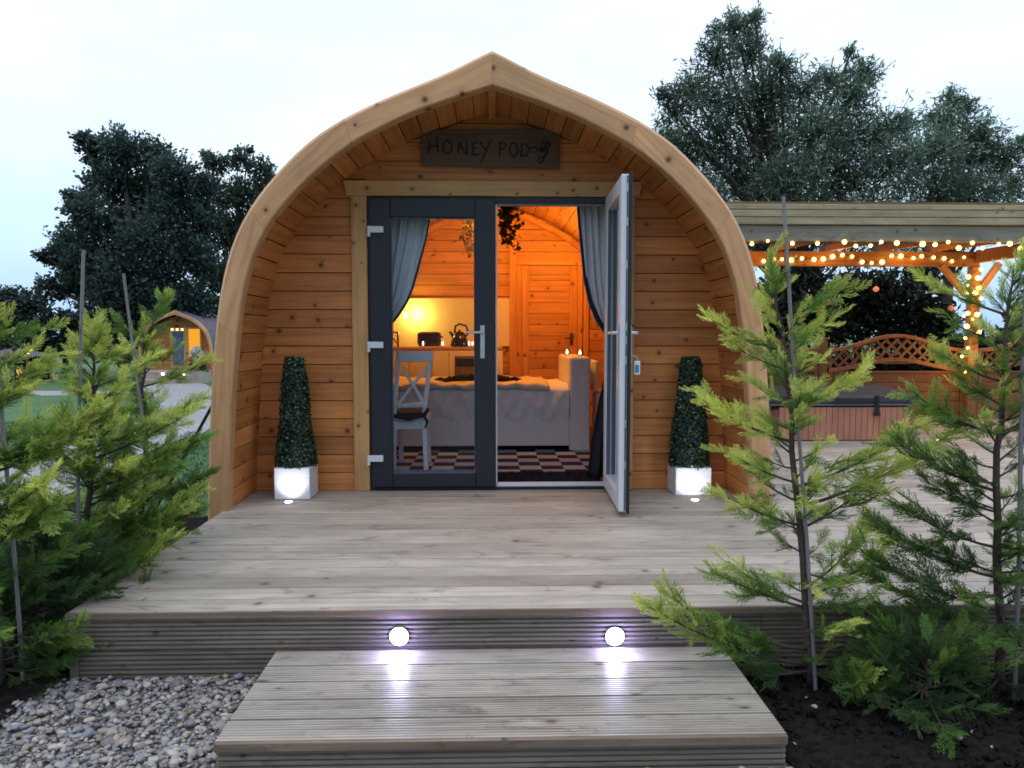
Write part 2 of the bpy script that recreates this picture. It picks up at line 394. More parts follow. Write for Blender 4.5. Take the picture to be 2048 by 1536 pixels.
mb = MB()
ys = [-40, -10, -5.3, 0.9] + [1 + i * 2 for i in range(16)] + [35, 60, 120, 300, 900]
for y0, y1 in zip(ys[:-1], ys[1:]):
    for x0, x1 in ((-600, -60), (-60, -8), (-8, 0), (0, 8), (8, 60), (60, 600)):
        mb.poly([(x0, y0, gz(y0)), (x1, y0, gz(y0)), (x1, y1, gz(y1)), (x0, y1, gz(y1))])
tag(mb.build('ground', MATS['lawn_grass'], origin=(0, 0, 0)), kind='structure')

def strip(name, pts, mat, dz):       # pts: list of (centre xy, half width)
    m = MB(); P = []
    for i in range(len(pts) - 1):
        for k in range(6):
            t = k / 6; a, b = pts[i], pts[i + 1]
            P.append((a[0] * (1 - t) + b[0] * t, a[1] * (1 - t) + b[1] * t, a[2] * (1 - t) + b[2] * t))
    P.append(pts[-1])
    L = []; Rr = []
    for i, p in enumerate(P):
        a, b = P[max(0, i - 1)], P[min(len(P) - 1, i + 1)]
        d = Vector((b[0] - a[0], b[1] - a[1])).normalized(); n = Vector((-d.y, d.x))
        j = 1 + 0.06 * math.sin(i * 1.7)
        L.append((p[0] + n.x * p[2] * j, p[1] + n.y * p[2] * j)); Rr.append((p[0] - n.x * p[2], p[1] - n.y * p[2]))
    for i in range(len(P) - 1):
        m.poly([(x, y, gz(y) + dz) for x, y in (Rr[i], Rr[i + 1], L[i + 1], L[i])])
    return tag(m.build(name, mat, origin=(0, 0, 0)), kind='structure')
def g2(px, py, w): p = on(px, py); return (p.x, p.y, w)
strip('path', [g2(345, 768, 1.2), g2(385, 790, 1.1), g2(405, 822, 0.9), g2(330, 862, 0.7), g2(180, 910, 0.62), g2(20, 985, 0.6), (-6.5, -1.6, 0.6)], path_m, 0.012)
strip('path', [g2(-500, 792, 1.6), g2(0, 786, 1.5), g2(140, 787, 1.5), g2(260, 784, 1.3), g2(350, 778, 1.2)], path_m, 0.008)

# ------------------------------------------------------------------ grass tufts on the near lawn (uncountable)
n = 26000
gx = rng.uniform(-9, -1.95, n); gy = rng.uniform(0.0, 13.0, n)
keep = np.ones(n, bool)
gx, gy = gx[keep], gy[keep]; n = len(gx)
gzv = np.array([gz(y) for y in gy]); h = rng.uniform(0.02, 0.055, n); a = rng.uniform(0, 2 * PI, n); w = 0.006 + gy * 0.0006
V = np.zeros((n, 3, 3)); V[:, 0] = np.stack([gx - np.cos(a) * w, gy - np.sin(a) * w, gzv], 1); V[:, 1] = np.stack([gx + np.cos(a) * w, gy + np.sin(a) * w, gzv], 1)
V[:, 2] = np.stack([gx + rng.normal(0, .02, n), gy + rng.normal(0, .02, n), gzv + h], 1)
# leave the paths free
pc = [on(345, 768), on(385, 790), on(405, 822), on(330, 862), on(180, 910), on(20, 985)]
def nearpath(x, y):
    best = np.full(x.shape, 9.0)
    for p, q in zip(pc[:-1], pc[1:]):
        dx, dy = q.x - p.x, q.y - p.y; t = np.clip(((x - p.x) * dx + (y - p.y) * dy) / (dx * dx + dy * dy), 0, 1)
        best = np.minimum(best, np.hypot(x - p.x - t * dx, y - p.y - t * dy))
    return best
k = nearpath(gx, gy) > 0.8
V = V[k]; n = len(V); c = np.array([0.06, 0.15, 0.04]) * rng.uniform(0.6, 1.5, (n, 1, 1)) * np.ones((1, 3, 1))
tag(np_mesh('grass', V.reshape(-1, 3), np.arange(n * 3).reshape(-1, 3), leaf_con, cols=c.reshape(-1, 3), origin=(0, 0, 0)), kind='stuff', label='short green lawn grass beside the gravel paths', cat='grass')

# ------------------------------------------------------------------ soil beds + gravel
def bumpy(name, x0, x1, y0, y1, z, amp, mat, nx, ny, edge=0.0, kind='structure'):
    X = np.linspace(x0, x1, nx); Y = np.linspace(y0, y1, ny); gxx, gyy = np.meshgrid(X, Y)
    Z = np.full(gxx.shape, z)
    for f, am in ((3, 0.5), (7, 0.35), (17, 0.3), (41, 0.25)):
        ph = rng.uniform(0, 6, 4); Z += amp * am * np.sin(gxx * f + ph[0] + 1.3 * np.sin(gyy * f * .7 + ph[1])) * np.cos(gyy * f * 1.1 + ph[2] + np.sin(gxx * f * .6 + ph[3]))
    Z += rng.normal(0, amp * 0.25, Z.shape)
    V = np.stack([gxx, gyy, Z], -1).reshape(-1, 3); i = np.arange(nx * ny).reshape(ny, nx)
    Fq = np.stack([i[:-1, :-1], i[:-1, 1:], i[1:, 1:], i[1:, :-1]], -1).reshape(-1, 4)
    return tag(np_mesh(name, V, Fq, mat, origin=(0, 0, 0), smooth=True), kind=kind)
DF = -2.33                         # deck front edge (world y)
bumpy('soil_bed', 0.95, 4.8, -3.9, DF + 0.03, -0.258, 0.020, soil_m, 150, 70)
bumpy('soil_bed', -3.6, -1.74, -3.4, 0.3, -0.258, 0.020, soil_m, 70, 130)
mb = MB(); mb.poly([(-4.5, -7, -0.283), (5, -7, -0.283), (5, DF + 0.02, -0.283), (-4.5, DF + 0.02, -0.283)])
tag(mb.build('gravel_base', gbed_m, origin=(0, 0, 0)), kind='structure')
# stones
ico_v = []; ico_f = []
import bmesh
bm = bmesh.new(); bmesh.ops.create_icosphere(bm, subdivisions=2, radius=1); bm.verts.ensure_lookup_table()
IV = np.array([v.co[:] for v in bm.verts]); IF = np.array([[v.index for v in f.verts] for f in bm.faces]); bm.free()
t = NT('pebbles'); isl = t.n('ShaderNodeNewGeometry').outputs['Random Per Island']
no = t.n('ShaderNodeTexNoise'); t.l(t.n('ShaderNodeTexCoord').outputs['Object'], no.inputs['Vector']); t.put(no, Scale=90.0, Detail=3.0)
cc = t.ramp(isl, [(i / 5, k) for i, k in enumerate(stone_cols)])
t.bsdf(Base_Color=t.mix(0.35, cc, no.outputs[0], 'OVERLAY'), Roughness=0.55)
N = 15500
px_ = rng.uniform(-2.6, 0.97, N); py_ = rng.uniform(-3.75, DF - 0.01, N)
edge = -1.72 - 0.55 * np.clip((-2.5 - py_) / 0.5, 0, 1.4)      # curved border of the left bed
k = (px_ > edge) & ((px_ < -0.885) | (py_ < -3.04)); px_, py_ = px_[k], py_[k]; px_ = np.append(px_, rng.uniform(1.0, 2.2, 18)); py_ = np.append(py_, rng.uniform(-3.3, DF - .05, 18)); N = len(px_)
pz_ = -0.279 + rng.uniform(0, 0.018, N); pz_[-18:] = -.248
rad = np.clip(0.0088 * np.exp(rng.normal(0, .38, N)), .004, .021)
ang = rng.uniform(0, 2 * PI, N); til = rng.normal(0, 0.45, N)
S = np.stack([rad * rng.uniform(1, 1.45, N), rad * rng.uniform(0.7, 1.05, N), rad * rng.uniform(0.45, 0.75, N)], 1)
V = IV[None] * (1 + 0.0) * S[:, None, :]
V += (rng.normal(0, 0.07, (N, len(IV), 3)) * rad[:, None, None])
ct, st = np.cos(til)[:, None], np.sin(til)[:, None]
y_, z_ = V[..., 1] * ct - V[..., 2] * st, V[..., 1] * st + V[..., 2] * ct
ca, sa = np.cos(ang)[:, None], np.sin(ang)[:, None]
x_ = V[..., 0]
V = np.stack([x_ * ca - y_ * sa + px_[:, None], x_ * sa + y_ * ca + py_[:, None], z_ + pz_[:, None]], -1)
Fq = (IF[None] + (np.arange(N) * len(IV))[:, None, None]).reshape(-1, 3)
tag(np_mesh('gravel', V.reshape(-1, 3), Fq, t.m, origin=(0, 0, 0), smooth=True), kind='stuff', label='loose grey blue and brown pebbles beside the wooden step', cat='gravel')
# crumbs of soil and pale chips on the right bed
N = 1500; px_ = rng.uniform(0.98, 2.9, N); py_ = rng.uniform(-3.8, DF - .02, N); rad = rng.uniform(0.005, 0.016, N)
V = IV[None] * rad[:, None, None] * rng.uniform(0.6, 1.3, (N, 1, 3)) + rng.normal(0, 0.26, (N, len(IV), 3)) * rad[:, None, None]
V += np.stack([px_, py_, np.full(N, -0.252)], 1)[:, None]
tag(np_mesh('soil_clods', V.reshape(-1, 3), (IF[None] + (np.arange(N) * len(IV))[:, None, None]).reshape(-1, 3), soil_m, origin=(0, 0, 0), smooth=True), kind='stuff', label='crumbly dark soil clods in the right planting bed', cat='soil')

# ------------------------------------------------------------------ deck + step
def ribbed(y0, y1, z, nr, depth=0.007):      # top profile of a ribbed board (y,z)
    p = [(y0, z - 0.02), (y0, z)]; w = (y1 - y0) / nr
    for i in range(nr):
        a = y0 + i * w; p += [(a + w * .12, z), (a + w * .58, z), (a + w * .66, z - depth), (a + w * .94, z - depth)]
    return p + [(y1, z), (y1, z - 0.02)]
DL, DR = -1.70, 6.9
deck = thing('timber_deck', (0, -1, -0.29), 'weathered timber deck in front of the cabin, running on to the hot tub', 'deck')
mb = MB(); y = DF; i = 0
while y < -0.02:
    w = 0.1385; mb.box(DL, 2.1 + 0.0, y, min(y + w - 0.009, 0.03), -0.028, random.uniform(-0.0012, 0.0), 0)
    mb.box(2.104, DR, y, min(y + w - 0.009, 0.03), -0.028, random.uniform(-0.0012, 0.0), 0)
    y += w
while y < 4.3:
    mb.box(1.80, DR, y, y + 0.1295, -0.028, random.uniform(-0.0012, 0.0), 0); y += 0.1385
mb.build('deck_boards', deck_wood, deck, bevel=0.0025)
gap_shade_m = plain('gap_shade', (0.02, 0.017, 0.014), 1.0, var=.4, scale=30)  # near-black strips: shade between the boards put into the colour
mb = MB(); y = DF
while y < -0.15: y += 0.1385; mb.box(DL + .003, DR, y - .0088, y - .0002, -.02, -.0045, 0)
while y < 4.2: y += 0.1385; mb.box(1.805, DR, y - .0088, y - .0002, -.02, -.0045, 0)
mb.build('board_gaps', gap_shade_m, deck)
mb = MB(); mb.box(DL + .03, 1.75, DF + .05, 0.3, -0.24, -0.034); mb.box(1.75, DR - .03, DF + .05, 4.2, -0.24, -0.034)
mb.build('joists', dark_gap, deck)
mb = MB()
def fascia(mb, x0, x1, yf, z0, z1, nr, thick=0.02):     # ribbed board standing in the front plane
    pr = [(-(yy), zz) for yy, zz in []]
    w = (z1 - z0) / nr; p = [(yf + thick, z1), (yf, z1)]
    for i in range(nr):
        a = z1 - i * w; p += [(yf, a - w * .12), (yf, a - w * .55), (yf + 0.011, a - w * .62), (yf + 0.011, a - w * .95)]
    p += [(yf, z0), (yf + thick, z0)]
    mb.extrude(p, (x0, x1))
zb = -0.285
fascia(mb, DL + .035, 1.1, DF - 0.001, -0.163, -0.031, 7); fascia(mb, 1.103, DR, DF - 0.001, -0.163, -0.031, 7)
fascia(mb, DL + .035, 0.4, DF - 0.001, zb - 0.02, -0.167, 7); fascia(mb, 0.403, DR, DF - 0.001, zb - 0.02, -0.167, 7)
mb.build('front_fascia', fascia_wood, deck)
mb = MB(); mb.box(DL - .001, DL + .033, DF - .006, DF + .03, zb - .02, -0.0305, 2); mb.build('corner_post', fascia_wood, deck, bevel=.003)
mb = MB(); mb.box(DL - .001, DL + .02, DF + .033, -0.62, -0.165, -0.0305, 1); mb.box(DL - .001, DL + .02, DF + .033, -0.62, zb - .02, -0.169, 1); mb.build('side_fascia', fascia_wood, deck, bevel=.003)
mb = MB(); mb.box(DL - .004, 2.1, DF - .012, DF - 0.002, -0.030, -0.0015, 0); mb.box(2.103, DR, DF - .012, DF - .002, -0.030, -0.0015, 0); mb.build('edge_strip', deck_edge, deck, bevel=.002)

SL, SR, SF, SZ = -0.872, 0.938, -3.01, -0.165
step = thing('timber_step', ((SL + SR) / 2, (SF + DF) / 2, -0.29), 'low wooden step of ribbed boards below the deck, with bright light streaks', 'step')
mb = MB(); nb_ = 5; w = (DF - 0.008 - SF) / nb_
for i in range(nb_):
    y0 = SF + i * w
    if i >= nb_ - 1: mb.box(SL, SR, y0, y0 + w - .007, SZ - .028, SZ, 0)
    else:
        mb.extrude(ribbed(y0, y0 + w - .007, SZ, 8), (SL, SR))
        mb.box(SL, SR, y0 + 0.001, y0 + w - .008, SZ - .028, SZ - .0075, 0)
mb.build('step_boards', step_wood, step)
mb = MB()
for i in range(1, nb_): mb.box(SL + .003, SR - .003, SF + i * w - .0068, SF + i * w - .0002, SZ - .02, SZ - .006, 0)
mb.build('board_gaps', gap_shade_m, step)  # same painted gap shade between the step boards
mb = MB(); mb.box(SL + .0, SR, SF - 0.016, SF - .001, SZ - .030, SZ - .001, 0); mb.build('edge_strip', deck_edge, step, bevel=.002)
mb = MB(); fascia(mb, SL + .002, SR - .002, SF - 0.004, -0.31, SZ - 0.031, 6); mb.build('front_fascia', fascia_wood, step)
mb = MB(); mb.box(SL, SL + .02, SF + .017, DF - .01, -0.3, SZ - .0285, 1); mb.build('side_fascia', fascia_wood, step); mb = MB(); mb.box(SR - .02, SR, SF + .017, DF - .01, -0.3, SZ - .0285, 1); mb.build('side_fascia', fascia_wood, step)
mb = MB(); mb.box(SL + .025, SR - .025, SF + .03, DF - .01, -0.29, SZ - .031); mb.build('joists', dark_gap, step)

# ------------------------------------------------------------------ cabin profile (from photo, at the arch plane)
AD = 4.68                         # distance of the arch front
AY = AD - 5.3
def prof_from(px):                # left side list -> [(x,z)] with x>=0 measured from centre, from apex to base
    return [(-at(a, b, AD).x, at(a, b, AD).z) for a, b in px]
OUT = prof_from([(985, 99), (966, 106), (945, 117), (926, 129), (860, 158), (789, 186), (740, 208), (691, 232), (649, 257), (615, 282), (583, 312), (547, 350), (511, 394), (481, 443), (460, 493), (446, 545), (436, 600), (430, 650), (424, 721), (418, 825), (415, 929), (413, 1010)])
INN = prof_from([(985, 170), (960, 177), (930, 187), (905, 195), (834, 219), (780, 244), (745, 262), (703, 284), (662, 314), (630, 341), (598, 372), (564, 410), (525, 462), (502, 515), (485, 575), (478, 625), (472, 680), (467, 740), (463, 800), (460, 870), (457, 940), (455, 1010)])
def resample(P, n):
    d = [0]
    for a, b in zip(P[:-1], P[1:]): d.append(d[-1] + math.dist(a, b))
    out = []
    for i in range(n + 1):
        s = d[-1] * i / n; k = max(j for j in range(len(d)) if d[j] <= s + 1e-9); k = min(k, len(P) - 2)
        t = (s - d[k]) / (d[k + 1] - d[k]); out.append((P[k][0] * (1 - t) + P[k + 1][0] * t, P[k][1] * (1 - t) + P[k + 1][1] * t))
    return out
def smoothp(P, it=2):
    P = list(P)
    for _ in range(it): P = [P[0]] + [((a[0] + 2 * b[0] + c[0]) / 4, (a[1] + 2 * b[1] + c[1]) / 4) for a, b, c in zip(P[:-2], P[1:-1], P[2:])] + [P[-1]]
    return P
Z0 = -0.04
OUT[0] = (0, OUT[0][1]); INN[0] = (0, INN[0][1])
OUT.append((OUT[-1][0] + .002, -0.25)); INN.append((INN[-1][0] + .002, -0.25))
NO = 44
OUTs = smoothp(resample(OUT, NO), 1); INNs = smoothp(resample(INN, NO), 2)
def hw(z, P=INNs):                 # half width of the inner profile at height z
    for a, b in zip(P[:-1], P[1:]):
        if (a[1] - z) * (b[1] - z) <= 0 and a[1] != b[1]:
            t = (a[1] - z) / (a[1] - b[1]); return a[0] + t * (b[0] - a[0])
    return 0 if z > P[0][1] else P[-1][0]

def arch_ring(mb, outer, inner, y0, y1, dx=0, dz=0, cuts=(0, 11, 20, 28, NO), ch=0.022, s=1.0):
    """laminated curved frame from straight-grained segments"""
    for sgn in (-1, 1):
        for a, b in zip(cuts[:-1], cuts[1:]):
            ou, ov = random.uniform(0, 50), random.uniform(0, 50); base = len(mb.v); rows = b - a
            L = 0
            p0 = outer[a]; p1 = outer[b]; d = Vector((p1[0] - p0[0], p1[1] - p0[1])).normalized(); nrm = Vector((-d.y, d.x))
            for i in range(a, b + 1):
                o, n = Vector(outer[i]), Vector(inner[i]); e = (n - o); ln = e.length; e.normalize()
                g = 0.0006 if i in (a,) else (-0.0006 if i == b else 0)
                tg_ = (Vector(outer[min(i + 1, NO)]) - Vector(outer[max(i - 1, 0)])).normalized() * g
                o = o + tg_; n = n + tg_
                ring = [(o + e * ch, y0), (n - e * 0.008, y0), (n, y0 + .008), (n, y1), (o, y1), (o, y0 + ch)]
                for q, yy in ring: mb.v.append((sgn * q.x * s + dx, yy, q.y * s + dz))
            def uvf(i, k):
                v = mb.v[base + i * 6 + k]; q = Vector((sgn * (v[0] - dx) / s, (v[2] - dz) / s)); return (ou + q.dot(d), ov + q.dot(nrm) + v[1] * 0.7)
            for i in range(rows):
                for k in range(6):
                    k2 = (k + 1) % 6; idx = [(i, k), (i, k2), (i + 1, k2), (i + 1, k)]
                    if sgn > 0: idx = idx[::-1]
                    mb.face([base + a_ * 6 + b_ for a_, b_ in idx], [uvf(*q) for q in idx])
            for i in (0, rows):
                idx = [(i, k) for k in range(6)]; mb.face([base + a_ * 6 + b_ for a_, b_ in idx], [uvf(*q) for q in idx])

pod = thing('honey_pod_cabin', (0, 1.5, -0.29), 'rounded pine camping pod cabin with open grey doors and glowing interior', 'cabin')
mb = MB(); arch_ring(mb, OUTs, INNs, AY, AY + 0.09)
mb.build('front_arch', pine_arch, pod)

# shell planks running along the length
YB = 3.42                          # inside back wall
def plank_shell(mb, P, y0, y1, th=0.035, n=30, gap=0.0045, off=0.012):
    Q = resample(P, n)
    for sgn in (-1, 1):
        for a, b in zip(Q[:-1], Q[1:]):
            a, b = Vector(a), Vector(b); d = (b - a); L = d.length; d.normalize(); nn = Vector((-d.y, d.x))
            if nn.dot(a - Vector((0, 0.9))) < 0: nn = -nn
            a2 = a + d * gap / 2 + nn * off; b2 = b - d * gap / 2 + nn * off
            c8 = []
            for i in range(8):
                q = (b2 if i & 1 else a2) + nn * (th if i & 4 else 0); c8.append((sgn * q.x, (y1 if i & 2 else y0), q.y))
            if sgn < 0: c8 = [c8[i ^ 1] for i in range(8)]
            mb.hexa(c8, 1)
mb = MB(); plank_shell(mb, INN, AY + 0.02, 0.03); mb.build('porch_lining', pine_wall, pod, bevel=.0015)
mb = MB(); plank_shell(mb, INN, 0.034, YB + .1); mb.build('interior_lining', pine_in, pod, bevel=.0015)
# outer roof
mb = MB(); n_ = len(OUTs)
for sgn in (-1, 1):
    for (a, b) in zip(OUTs[:-1], OUTs[1:]):
        def p_(q, s_): return (sgn * max(0, q[0] - s_), q[1] - s_ * 0.6)
        mb.hexa([((*(lambda q: (q[0],))(p_(b if i & 1 else a, 0.0 if i & 4 else 0.02)), YB + .5 if i & 2 else AY + .092, p_(b if i & 1 else a, 0.0 if i & 4 else 0.02)[1])) for i in range(8)], 1)
mb.build('roof', roof_m, pod)
mb = MB(); mb.box(-0.024, 0.024, AY + 0.09, 0.0, INNs[0][1] - 0.035, INNs[0][1] + 0.03, 1); mb.build('ridge_batten', pine_wall, pod, bevel=.003)
# gable (front) wall
DX0, DX1, DZ1 = at(738, 700, 5.3).x, at(1236, 700, 5.3).x, at(985, 393, 5.28).z
mb = MB()
def rows(mb, y0, y1, z0, z1, pitch, hole=None, P=None, gap=.005):
    z = z0
    while z < z1 - .01:
        zt = min(z + pitch - gap, z1)
        w0, w1 = hw(z) + .036, hw(zt) + .036
        segs = [(-1, 1)]
        def piece(xa0, xb0, xa1, xb1):
            if xb0 - xa0 < .01 : return
            mb.hexa([((xb1 if i & 4 else xb0) if i & 1 else (xa1 if i & 4 else xa0), y1 if i & 2 else y0, zt if i & 4 else z) for i in range(8)], 0)
        if hole and z < hole[2] - 0.02:
            zt2 = zt
            piece(-w0, hole[0], -w1, hole[0]); piece(hole[1], w0, hole[1], w1)
        else: piece(-w0, w0, -w1, w1)
        z += pitch
PITCHB = (at(600, 700, 5.3).z - at(600, 736, 5.3).z)
rows(mb, 0.0, 0.03, 0.002, INNs[0][1] + .01, 0.1285, (DX0 - .005, DX1 + .005, DZ1 + .03))
mb.build('front_wall', pine_wall, pod, bevel=.002)
mb = MB()
def gpoly(y, z0, z1, xs):
    pass
zz = np.linspace(-0.02, INNs[0][1] + .01, 30)
for a, b in zip(zz[:-1], zz[1:]):
    wa, wb = hw(a) + .04, hw(b) + .04
    if a < DZ1:
        mb.poly([(-wa, .034, a), (DX0 - .002, .034, a), (DX0 - .002, .034, b), (-wb, .034, b)]); mb.poly([(DX1 + .002, .034, a), (wa, .034, a), (wb, .034, b), (DX1 + .002, .034, b)])
    else: mb.poly([(-wa, .034, a), (wa, .034, a), (wb, .034, b), (-wb, .034, b)])
mb.build('wall_backing', dark_gap, pod)
mb = MB(); mb.box(DX0 - .01, DX1 + .01, -.0005, .033, DZ1 - .0015, DZ1 + .15, 0); mb.build('lintel', pine_wall, pod)
# trim around the doors
T0 = at(705, 700, 5.27).x; T1 = at(1268, 700, 5.27).x
mb = MB(); mb.box(T0, DX0, -.028, -.001, 0.001, DZ1, 2); mb.box(DX1, T1, -.028, -.001, 0.001, DZ1, 2)
hx0, hx1, hz1 = at(686, 380, 5.27).x, at(1285, 380, 5.27).x, at(985, 362, 5.27).z
c8 = [((hx1 - (0 if i & 4 else .02)) if i & 1 else (hx0 + (0 if i & 4 else .02)), -.002 if i & 2 else -.032, hz1 if i & 4 else DZ1 + .001) for i in range(8)]
mb.hexa(c8, 0); mb.build('door_surround', pine_trim, pod, bevel=.003)

# interior: floor, back wall, internal door
mb = MB(); mb.box(-1.66, 1.66, 0.05, YB + .05, -0.06, 0.02); mb.build('floor', plain('dark_floor', (0.06, 0.045, 0.035), 0.5), pod)
mb = MB(); rows(mb, YB, YB + .03, 0.02, INNs[0][1] + .01, 0.128); mb.build('back_wall', pine_in, pod, bevel=.002)
mb = MB()
for a, b in zip(zz[:-1], zz[1:]): mb.poly([(-hw(a) - .02, YB + .035, a), (hw(a) + .02, YB + .035, a), (hw(b) + .02, YB + .035, b), (-hw(b) - .02, YB + .035, b)])
mb.build('back_wall_backing', dark_gap, pod)
mb = MB()
for a, b in zip(zo := list(np.linspace(-0.24, OUTs[0][1] - .004, 34)), zo[1:]):
    wa, wb = max(.001, hw(a, OUTs) - .004), max(.001, hw(b, OUTs) - .004); mb.poly([(-wa, YB + .48, a), (wa, YB + .48, a), (wb, YB + .48, b), (-wb, YB + .48, b)])
mb.build('rear_wall', pine_wall, pod)
BD = YB + 5.3
def bx(px0, px1, D): return at(px0, 700, D).x, at(px1, 700, D).x
ix0, ix1 = bx(1032, 1164, BD); iz1 = at(1100, 520, BD).z
mb = MB(); mb.box(ix0 - .0, ix0 + .06, YB - .03, YB - .001, .02, iz1 - .061, 2); mb.box(ix1 - .06, ix1, YB - .03, YB - .001, .02, iz1 - .061, 2); mb.box(ix0 - .02, ix1 + .02, YB - .034, YB - .001, iz1 - .06, iz1, 0)
idoor = mb.build('internal_door', pine_in, pod, bevel=.003)
mb = MB(); a0, a1 = ix0 + .063, ix1 - .063
mb.box(a0, a0 + .085, YB - .022, YB - .002, .03, iz1 - .065, 2); mb.box(a1 - .085, a1, YB - .022, YB - .002, .03, iz1 - .065, 2)
for z0, z1 in ((.03, .2), (0.93, 1.07), (iz1 - .17, iz1 - .065)): mb.box(a0 + .086, a1 - .086, YB - .021, YB - .003, z0, z1, 0)
z = .2
while z < iz1 - .18: mb.box(a0 + .086, a1 - .086, YB - .010, YB - .002, z + .002, z + .125, 0); z += .128
mb.build('panel', pine_in, idoor, bevel=.002)
mb = MB(); q = at(1143, 678, BD - .03); mb.box(q.x - .018, q.x + .018, YB - .034, YB - .0225, q.z - .07, q.z + .07); mb.tube([(q.x, YB - .034, q.z + .01), (q.x, YB - .07, q.z + .01), (q.x - .09, YB - .072, q.z + .01)], .008); mb.build('handle', plain('bronze', (0.15, 0.08, 0.04), .4, metallic=.7), idoor)
mb = MB(); cxp = bx(1019, 1033, BD - .05); mb.box(cxp[0], cxp[1], YB - .05, YB - .001, 0.02, hw and 2.2, 2); mb.box(bx(1166, 1176, BD)[0], bx(1166, 1176, BD)[1], YB - .04, YB - .001, .02, 1.95, 2)
mb.build('wall_post', pine_in, pod, bevel=.003)
# curved ceiling rib seen inside
mb = MB(); Q = resample(INN, 30)
for sgn in (-1, 1):
    for a, b in zip(Q[:16], Q[1:17]):
        mb.beam((sgn * (a[0] - .01), YB - .035, a[1] - .05), (sgn * (b[0] - .01), YB - .035, b[1] - .05), .05, .06)
mb.build('ceiling_rib', pine_in, pod)

# ------------------------------------------------------------------ french doors (outer frame + left leaf + open right leaf)
fz0, fz1 = 0.004, DZ1 - .002
mb = MB(); fw = .05
mb.box(DX0 + .002, DX0 + fw, -.012, .06, fz0, fz1, 2); mb.box(DX1 - fw, DX1 - .002, -.012, .06, fz0, fz1, 2)
mb.box(DX0 + fw + .001, DX1 - fw - .001, -.012, .06, fz1 - .045, fz1, 0); mb.box(DX0 + fw + .001, DX1 - fw - .001, -.012, .06, fz0, .022, 0)
dframe = mb.build('door_frame', anthracite, pod, bevel=.003)
MX = at(991, 700, 5.28).x
mb = MB(); mb.box(MX + .002, DX1 - fw - .001, -.008, .055, .023, .045, 0); mb.box(MX + .001, MX + .012, -.018, .05, .0455, fz1 - .05, 2)
mb.build('threshold', white_upvc, dframe, bevel=.002)
mb = MB(); mb.box(MX + .013, DX1 - fw - .001, -.02, .0, fz1 - .062, fz1 - .047, 0); mb.build('head_gasket', plain('grey_gasket', (0.16, .16, .18), .5), dframe)
# left leaf
l0, l1 = DX0 + .018, MX; lz0, lz1 = .03, fz1 - .015
gx0, gx1 = at(783, 700, 5.27).x, at(951, 700, 5.27).x; gz0, gz1 = at(860, 945, 5.27).z, at(860, 435, 5.27).z
mb = MB()
mb.box(l0, gx0, -.045, .03, lz0, lz1, 2); mb.box(gx1, l1, -.045, .03, lz0, lz1, 2)
mb.box(gx0 + .001, gx1 - .001, -.044, .03, lz0, gz0, 0); mb.box(gx0 + .001, gx1 - .001, -.044, .03, gz1, lz1, 0)
ldoor = mb.build('left_door', anthracite, pod, bevel=.006, seg=2)
tag(ldoor, label='closed anthracite door leaf with full glass pane')
mb = MB()
c8 = [((gx1 if i & 1 else gx0) + (0 if not i & 2 else (-.016 if i & 1 else .016)), (-.012 if i & 2 else -.043), (gz0 + .018 if i & 2 else gz0 + .001) - (.0 if i & 4 else .004)) for i in range(8)]
mb.hexa(c8, 0)
mb.box(gx0 + .0005, gx0 + .010, -.03, -.012, gz0 + .02, gz1 - .001); mb.box(gx1 - .010, gx1 - .0005, -.03, -.012, gz0 + .02, gz1 - .001); mb.box(gx0 + .011, gx1 - .011, -.03, -.012, gz1 - .011, gz1 - .001)
mb.build('glazing_bead', plain('anthracite_bead', (0.06, .075, .115), .25), ldoor, bevel=.001)
mb = MB(); mb.box(gx0 - .003, gx1 + .003, -.006, .004, gz0 - .003, gz1 + .003); mb.build('glass', glass, ldoor)
for py in (458, 690, 918):
    q = at(751, py, 5.22); mb = MB(); mb.box(q.x - .052, q.x + .052, -.072, -.0455, q.z - .022, q.z + .022); mb.tube([(q.x - .050, -.062, q.z - .05), (q.x - .050, -.062, q.z + .024)], .011, 10)
    mb.build('hinge', white_upvc, ldoor, bevel=.004, seg=2)
def handle(name, q, nrm, lev, parent):     # q centre of backplate, nrm outwards, lev lever direction
    m = MB(); nrm = Vector(nrm); lev = Vector(lev); up = Vector((0, 0, 1)); c = Vector(q)
    pts = []
    for i in range(8): pts.append(c + lev * (.016 if i & 1 else -.016) + nrm * (.010 if i & 2 else 0) + up * (.115 if i & 4 else -.115))
    m.hexa(pts, 2); h = c + up * .068
    m.tube([h + nrm * .008, h + nrm * .04], .011, 10); m.tube([h + nrm * .042 - lev * .01, h + nrm * .048 + lev * .05, h + nrm * .046 + lev * .115], [.010, .010, .008], 10)
    m.tube([c + nrm * .009 - up * .045, c + nrm * .013 - up * .045], .009, 10)
    return m.build(name, steel, parent, bevel=.005, seg=2)
handle('handle', at(965, 684, 5.25) + Vector((0, 0.01, 0)), (0, -1, 0), (-1, 0, 0), ldoor)
